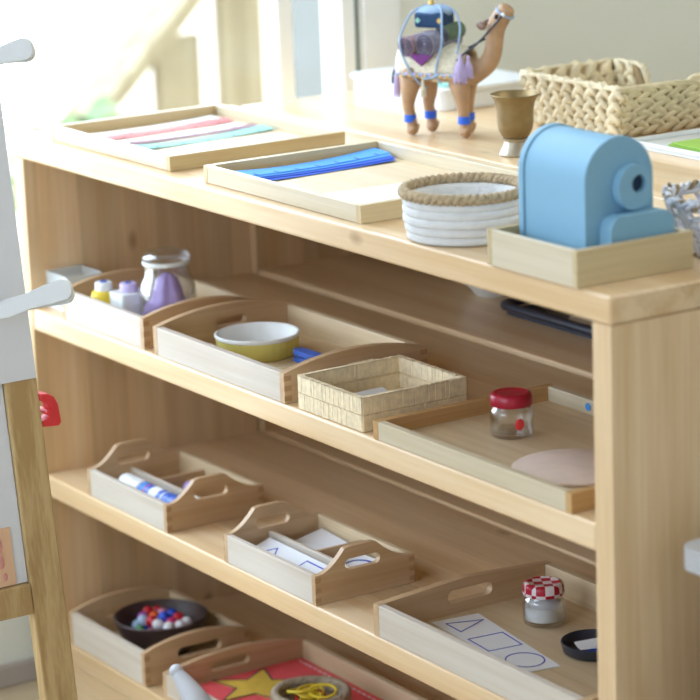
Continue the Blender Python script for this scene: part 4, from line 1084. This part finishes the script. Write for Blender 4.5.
# translucent bottle on the floor in front of the bottom shelf
sb = thing('squeeze_bottle', 'milky plastic bottle with a rounded spout before the bottom shelf', 'bottle', (0.487, -0.045, 0))
q0 = Vector((0.487, -0.045, 0.0004))
bm = BM(); add_lathe(bm, [(0, 0), (0.026, 0), (0.029, 0.003), (0.029, 0.110), (0.026, 0.128), (0.0215, 0.142), (0.0195, 0.146), (0, 0.146)], q0, 40); obj('body', bm, 'milky', sb, smooth=45)
bm = BM(); pts = smooth_curve([q0 + Vector((0, 0, 0.1465)), q0 + Vector((-0.006, -0.002, 0.158)), q0 + Vector((-0.018, -0.006, 0.172)), q0 + Vector((-0.030, -0.010, 0.184))], 6)
add_tube(bm, pts, [0.0190 - 0.0120 * i / (len(pts) - 1) for i in range(len(pts))], 20); obj('spout', bm, 'milky', sb, smooth=60)
bm = BM(); add_ellipsoid(bm, pts[-1] + Vector((-0.001, 0, 0.001)), (0.0084, 0.0084, 0.0084), None, 20, 12); obj('tip', bm, 'milky', sb, smooth=60)

# ------------------------------------------------------------------ white cabinet at the right edge
wc = thing('cabinet', 'white cabinet with a rounded overhanging top at the right edge', 'cabinet', (1.42, 0.2, 0))
obj('top', rounded_slab(1.250, 1.62, 0.030, 0.40, 0.5005, 0.5215, 0.020), 'cabinet_grey', wc, smooth=40, bevel=0.006, bseg=3)
obj('body', rounded_slab(1.266, 1.604, 0.046, 0.384, 0.0005, 0.5, 0.008), 'cabinet_grey', wc, smooth=40)
box('door', 'cabinet_grey', wc, 1.272, 1.598, 0.0415, 0.0455, 0.02, 0.485, 0.001)

# ------------------------------------------------------------------ easel
def EX(z, off=0.0): return 0.5704 - 0.144 * z + off      # front face of the leaning easel
ea = thing('easel', 'leaning wooden easel with a whiteboard at the left edge', 'easel', (0.55, -0.51, 0))  # easel, sheet, painting, pegs and clamp scaled about the camera, baked as plain numbers
def lean_box(y0, y1, z0, z1, o0, o1):
    bm = BM(); v = [bm.verts.new((EX(z) + o, y, z)) for o in (o0, o1) for y in (y0, y1) for z in (z0, z1)]
    for f in ((0, 1, 3, 2), (4, 6, 7, 5), (0, 4, 5, 1), (2, 3, 7, 6), (0, 2, 6, 4), (1, 5, 7, 3)): bm.faces.new([v[i] for i in f])
    return bm
for y0, y1 in ((-0.2604, -0.2221), (-0.8086, -0.7699)):
    obj('leg', lean_box(y0, y1, 0.0004, 1.171, -0.018, 0.0), 'easel', ea, bevel=0.002)
    bm = BM(); ym = (y0 + y1) / 2; v = []
    for (xa, z) in ((0.384, 1.150), (0.200, 0.0004)):
        for dx, dy in ((0, -0.012), (0.016, -0.012), (0.016, 0.012), (0, 0.012)): v.append(bm.verts.new((xa + dx, ym + dy, z)))
    bm.faces.new(v[:4]); bm.faces.new(v[4:][::-1])
    for k in range(4): bm.faces.new([v[k], v[(k + 1) % 4], v[4 + (k + 1) % 4], v[4 + k]])
    obj('rear_leg', bm, 'easel', ea, bevel=0.001)
obj('whiteboard', lean_box(-0.7698, -0.2608, 0.3532, 1.145, -0.014, -0.005), 'grey_paper', ea, bevel=0.001)
obj('ledge', lean_box(-0.7698, -0.2608, 0.3197, 0.3524, -0.016, 0.001), 'easel', ea, bevel=0.002)
obj('crossbar', lean_box(-0.7698, -0.2608, 1.1495, 1.171, -0.016, -0.001), 'easel', ea, bevel=0.002)
o = obj('drawing_sheet', lean_box(-0.757, -0.2234, 0.5687, 1.128, 0.0005, 0.0014), 'grey_paper', None, (0.49, -0.49, 0.57))
tag(o, 'blank light grey sheet clipped to the front of the easel', 'paper')
pc = thing('painting', 'small painted card with pink dabs standing on the easel ledge', 'painting', (0.52, -0.35, 0.3535))
obj('card', lean_box(-0.430, -0.275, 0.3540, 0.416, -0.0044, -0.0036), 'painting', pc)
for i, (y, z, ry, rz) in enumerate(((-0.2890, 0.397, 0.0030, 0.0090), (-0.2905, 0.379, 0.0042, 0.0120), (-0.2930, 0.388, 0.0034, 0.0150), (-0.2874, 0.364, 0.0026, 0.0050), (-0.314, 0.384, 0.0103, 0.0138))):
    bm = BM(); add_ellipsoid(bm, (EX(z) - 0.0033, y, z), (0.0007, ry, rz), None, 12, 8); obj('paint_dab', bm, 'painting_pink', pc, smooth=60)
def peg(label, p, tip, loc):
    t = thing('clothes_peg', label, 'peg', p, 'white pegs on the easel sheet')
    p = Vector(p); tip = Vector(tip); d = (tip - p); ln = d.length; d.normalize()
    b, a = frame_for(d)          # a upright, b across the jaws
    for s in (1, -1):
        k = 1.0 if s > 0 else 0.93
        out = [(0.0, -0.007), (0.0, 0.006), (ln * 0.25, 0.0095), (ln * 0.5, 0.0085), (ln * 0.72, 0.0105)]
        R_ = 0.0112
        for i in range(11):
            an = PI / 2 - PI * i / 10; out.append((ln * k - R_ + R_ * math.cos(an), R_ * math.sin(an)))
        out += [(ln * 0.72, -0.0105), (ln * 0.5, -0.0085), (ln * 0.25, -0.0095)]
        tl = 0.0 if s > 0 else 0.09
        def place(u, v, q, s=s, tl=tl):
            off = s * (0.0028 + 0.0045 * max(0, u / ln - 0.4))
            return p + d * u + a * (v + tl * max(0, u - ln * 0.4)) + b * (off + q)
        bm = BM(); add_prism(bm, [out], -0.0022, 0.0022, place)
        obj('jaw', bm, 'white_plastic', t, smooth=40, bevel=0.0014, bseg=3)
    bm = BM(); c = p + d * ln * 0.45
    pts = [c + a * (-0.008 + 0.016 * i / 40) + (b * math.cos(i * 0.9) + d * math.sin(i * 0.9)) * 0.0042 for i in range(41)]
    add_tube(bm, pts, 0.0010, 6); obj('spring', bm, 'brass_spring', t, smooth=60)
peg('white peg halfway down the right side of the grey sheet', (0.4880, -0.2740, 0.6452), (0.5844, -0.2186, 0.6856), 0)
peg('white peg near the top of the easel sheet', (0.4519, -0.2582, 0.9062), (0.519, -0.2135, 0.9273), 0)
rcp = thing('clamp', 'red plastic clamp gripping the side of the easel leg', 'clamp', (0.485, -0.21, 0.53))
bm = BM(); out = [(-0.2222, 0.5141), (-0.2014, 0.5123), (-0.1984, 0.5158), (-0.201, 0.5364), (-0.2053, 0.545), (-0.2118, 0.5493), (-0.2222, 0.551), (-0.2222, 0.5433), (-0.2135, 0.5381), (-0.2109, 0.5295), (-0.2135, 0.5227), (-0.2222, 0.5201)]
add_prism(bm, [out], 0.4775, 0.4935, lambda u, v, s: Vector((s, u, v))); obj('jaw', bm, 'red', rcp, smooth=30, bevel=0.0014)
bm = BM(); add_lathe(bm, [(0, 0), (0.003, 0), (0.003, 0.024), (0, 0.024)], (0.4735, -0.2148, 0.5295), 14, axis=(1, 0, 0)); obj('pivot', bm, 'red', rcp, smooth=40)

# ------------------------------------------------------------------ light
w = bpy.data.worlds.new('daylight'); scene.world = w; w.use_nodes = True
nt = w.node_tree; bg = nt.nodes['Background']
sky = nt.nodes.new('ShaderNodeTexSky'); sky.sky_type = 'HOSEK_WILKIE'; sky.turbidity = 6; sky.ground_albedo = 0.6
sky.sun_direction = Vector((-0.5, 0.55, 0.67)).normalized()
mixc = nt.nodes.new('ShaderNodeMixRGB'); mixc.inputs['Fac'].default_value = 0.75; mixc.inputs['Color2'].default_value = (0.82, 0.96, 1.18, 1)
nt.links.new(sky.outputs['Color'], mixc.inputs['Color1'])
nt.links.new(mixc.outputs['Color'], bg.inputs['Color']); bg.inputs['Strength'].default_value = 7.0

def area(name, loc, target, sx, sy, power, colr=(1, 1, 1), portal=False):
    l = bpy.data.lights.new(name, 'AREA'); l.shape = 'RECTANGLE'; l.size = sx; l.size_y = sy; l.energy = power; l.color = colr
    o = bpy.data.objects.new(name, l); col.objects.link(o); o.location = loc
    d = Vector(target) - Vector(loc); o.rotation_euler = d.to_track_quat('-Z', 'Y').to_euler()
    if portal: l.cycles.is_portal = True
    return o
area('window_portal', (XW - 0.11, -0.565, 1.4), (2, -0.565, 1.4), 2.28, 1.85, 1, portal=True)
area('front_fill_light', (1.6, -3.5, 1.5), (1.4, 0, 0.5), 2.6, 1.6, 56, (0.76, 0.91, 1.18))  # added fill for daylight from unseen windows on the room side; none is built
area('wall_fill_light', (1.7, 1.5, 2.5), (-0.1, 1.1, 0.8), 1.6, 1.0, 17, (1.0, 0.97, 0.92))  # added fill aimed at the left wall to brighten it; no lamp hangs there
sun = bpy.data.lights.new('sun', 'SUN'); sun.energy = 6; sun.angle = math.radians(2); sun.color = (1, 0.95, 0.86)
so_ = bpy.data.objects.new('sun', sun); col.objects.link(so_); so_.rotation_euler = (-Vector((-0.15, 0.75, 0.65))).to_track_quat('-Z', 'Y').to_euler()

# ------------------------------------------------------------------ camera
cam = bpy.data.cameras.new('camera'); co = bpy.data.objects.new('camera', cam); col.objects.link(co); scene.camera = co
yaw, pit, rol = 2.576246074065962, -0.24404093262438836, -0.037434352418119314
fw = Vector((math.cos(yaw) * math.cos(pit), math.sin(yaw) * math.cos(pit), math.sin(pit)))
rt = Vector((math.sin(yaw), -math.cos(yaw), 0)); up = rt.cross(fw)
c_, s_ = math.cos(rol), math.sin(rol)
rt2 = rt * c_ + up * s_; up2 = -rt * s_ + up * c_
Mx = Matrix((rt2, up2, -fw)).transposed().to_4x4(); Mx.translation = Vector((3.09247769495446, -1.4759853693911391, 1.3005744699981863))
co.matrix_world = Mx
cam.sensor_width = 36; cam.sensor_fit = 'HORIZONTAL'; cam.lens = 2765.969 * 36 / 700
cam.clip_start = 0.05; cam.clip_end = 60
cam.dof.use_dof = True; cam.dof.focus_distance = 2.93; cam.dof.aperture_fstop = 5.6
vs = scene.view_settings
scene.display_settings.display_device = 'sRGB'
vs.view_transform = 'Standard'; vs.look = 'None'; vs.gamma = 1; vs.use_curve_mapping = False; vs.exposure = 0.27
scene.cycles.max_bounces = 10; scene.cycles.transparent_max_bounces = 16
scene.cycles.use_denoising = True
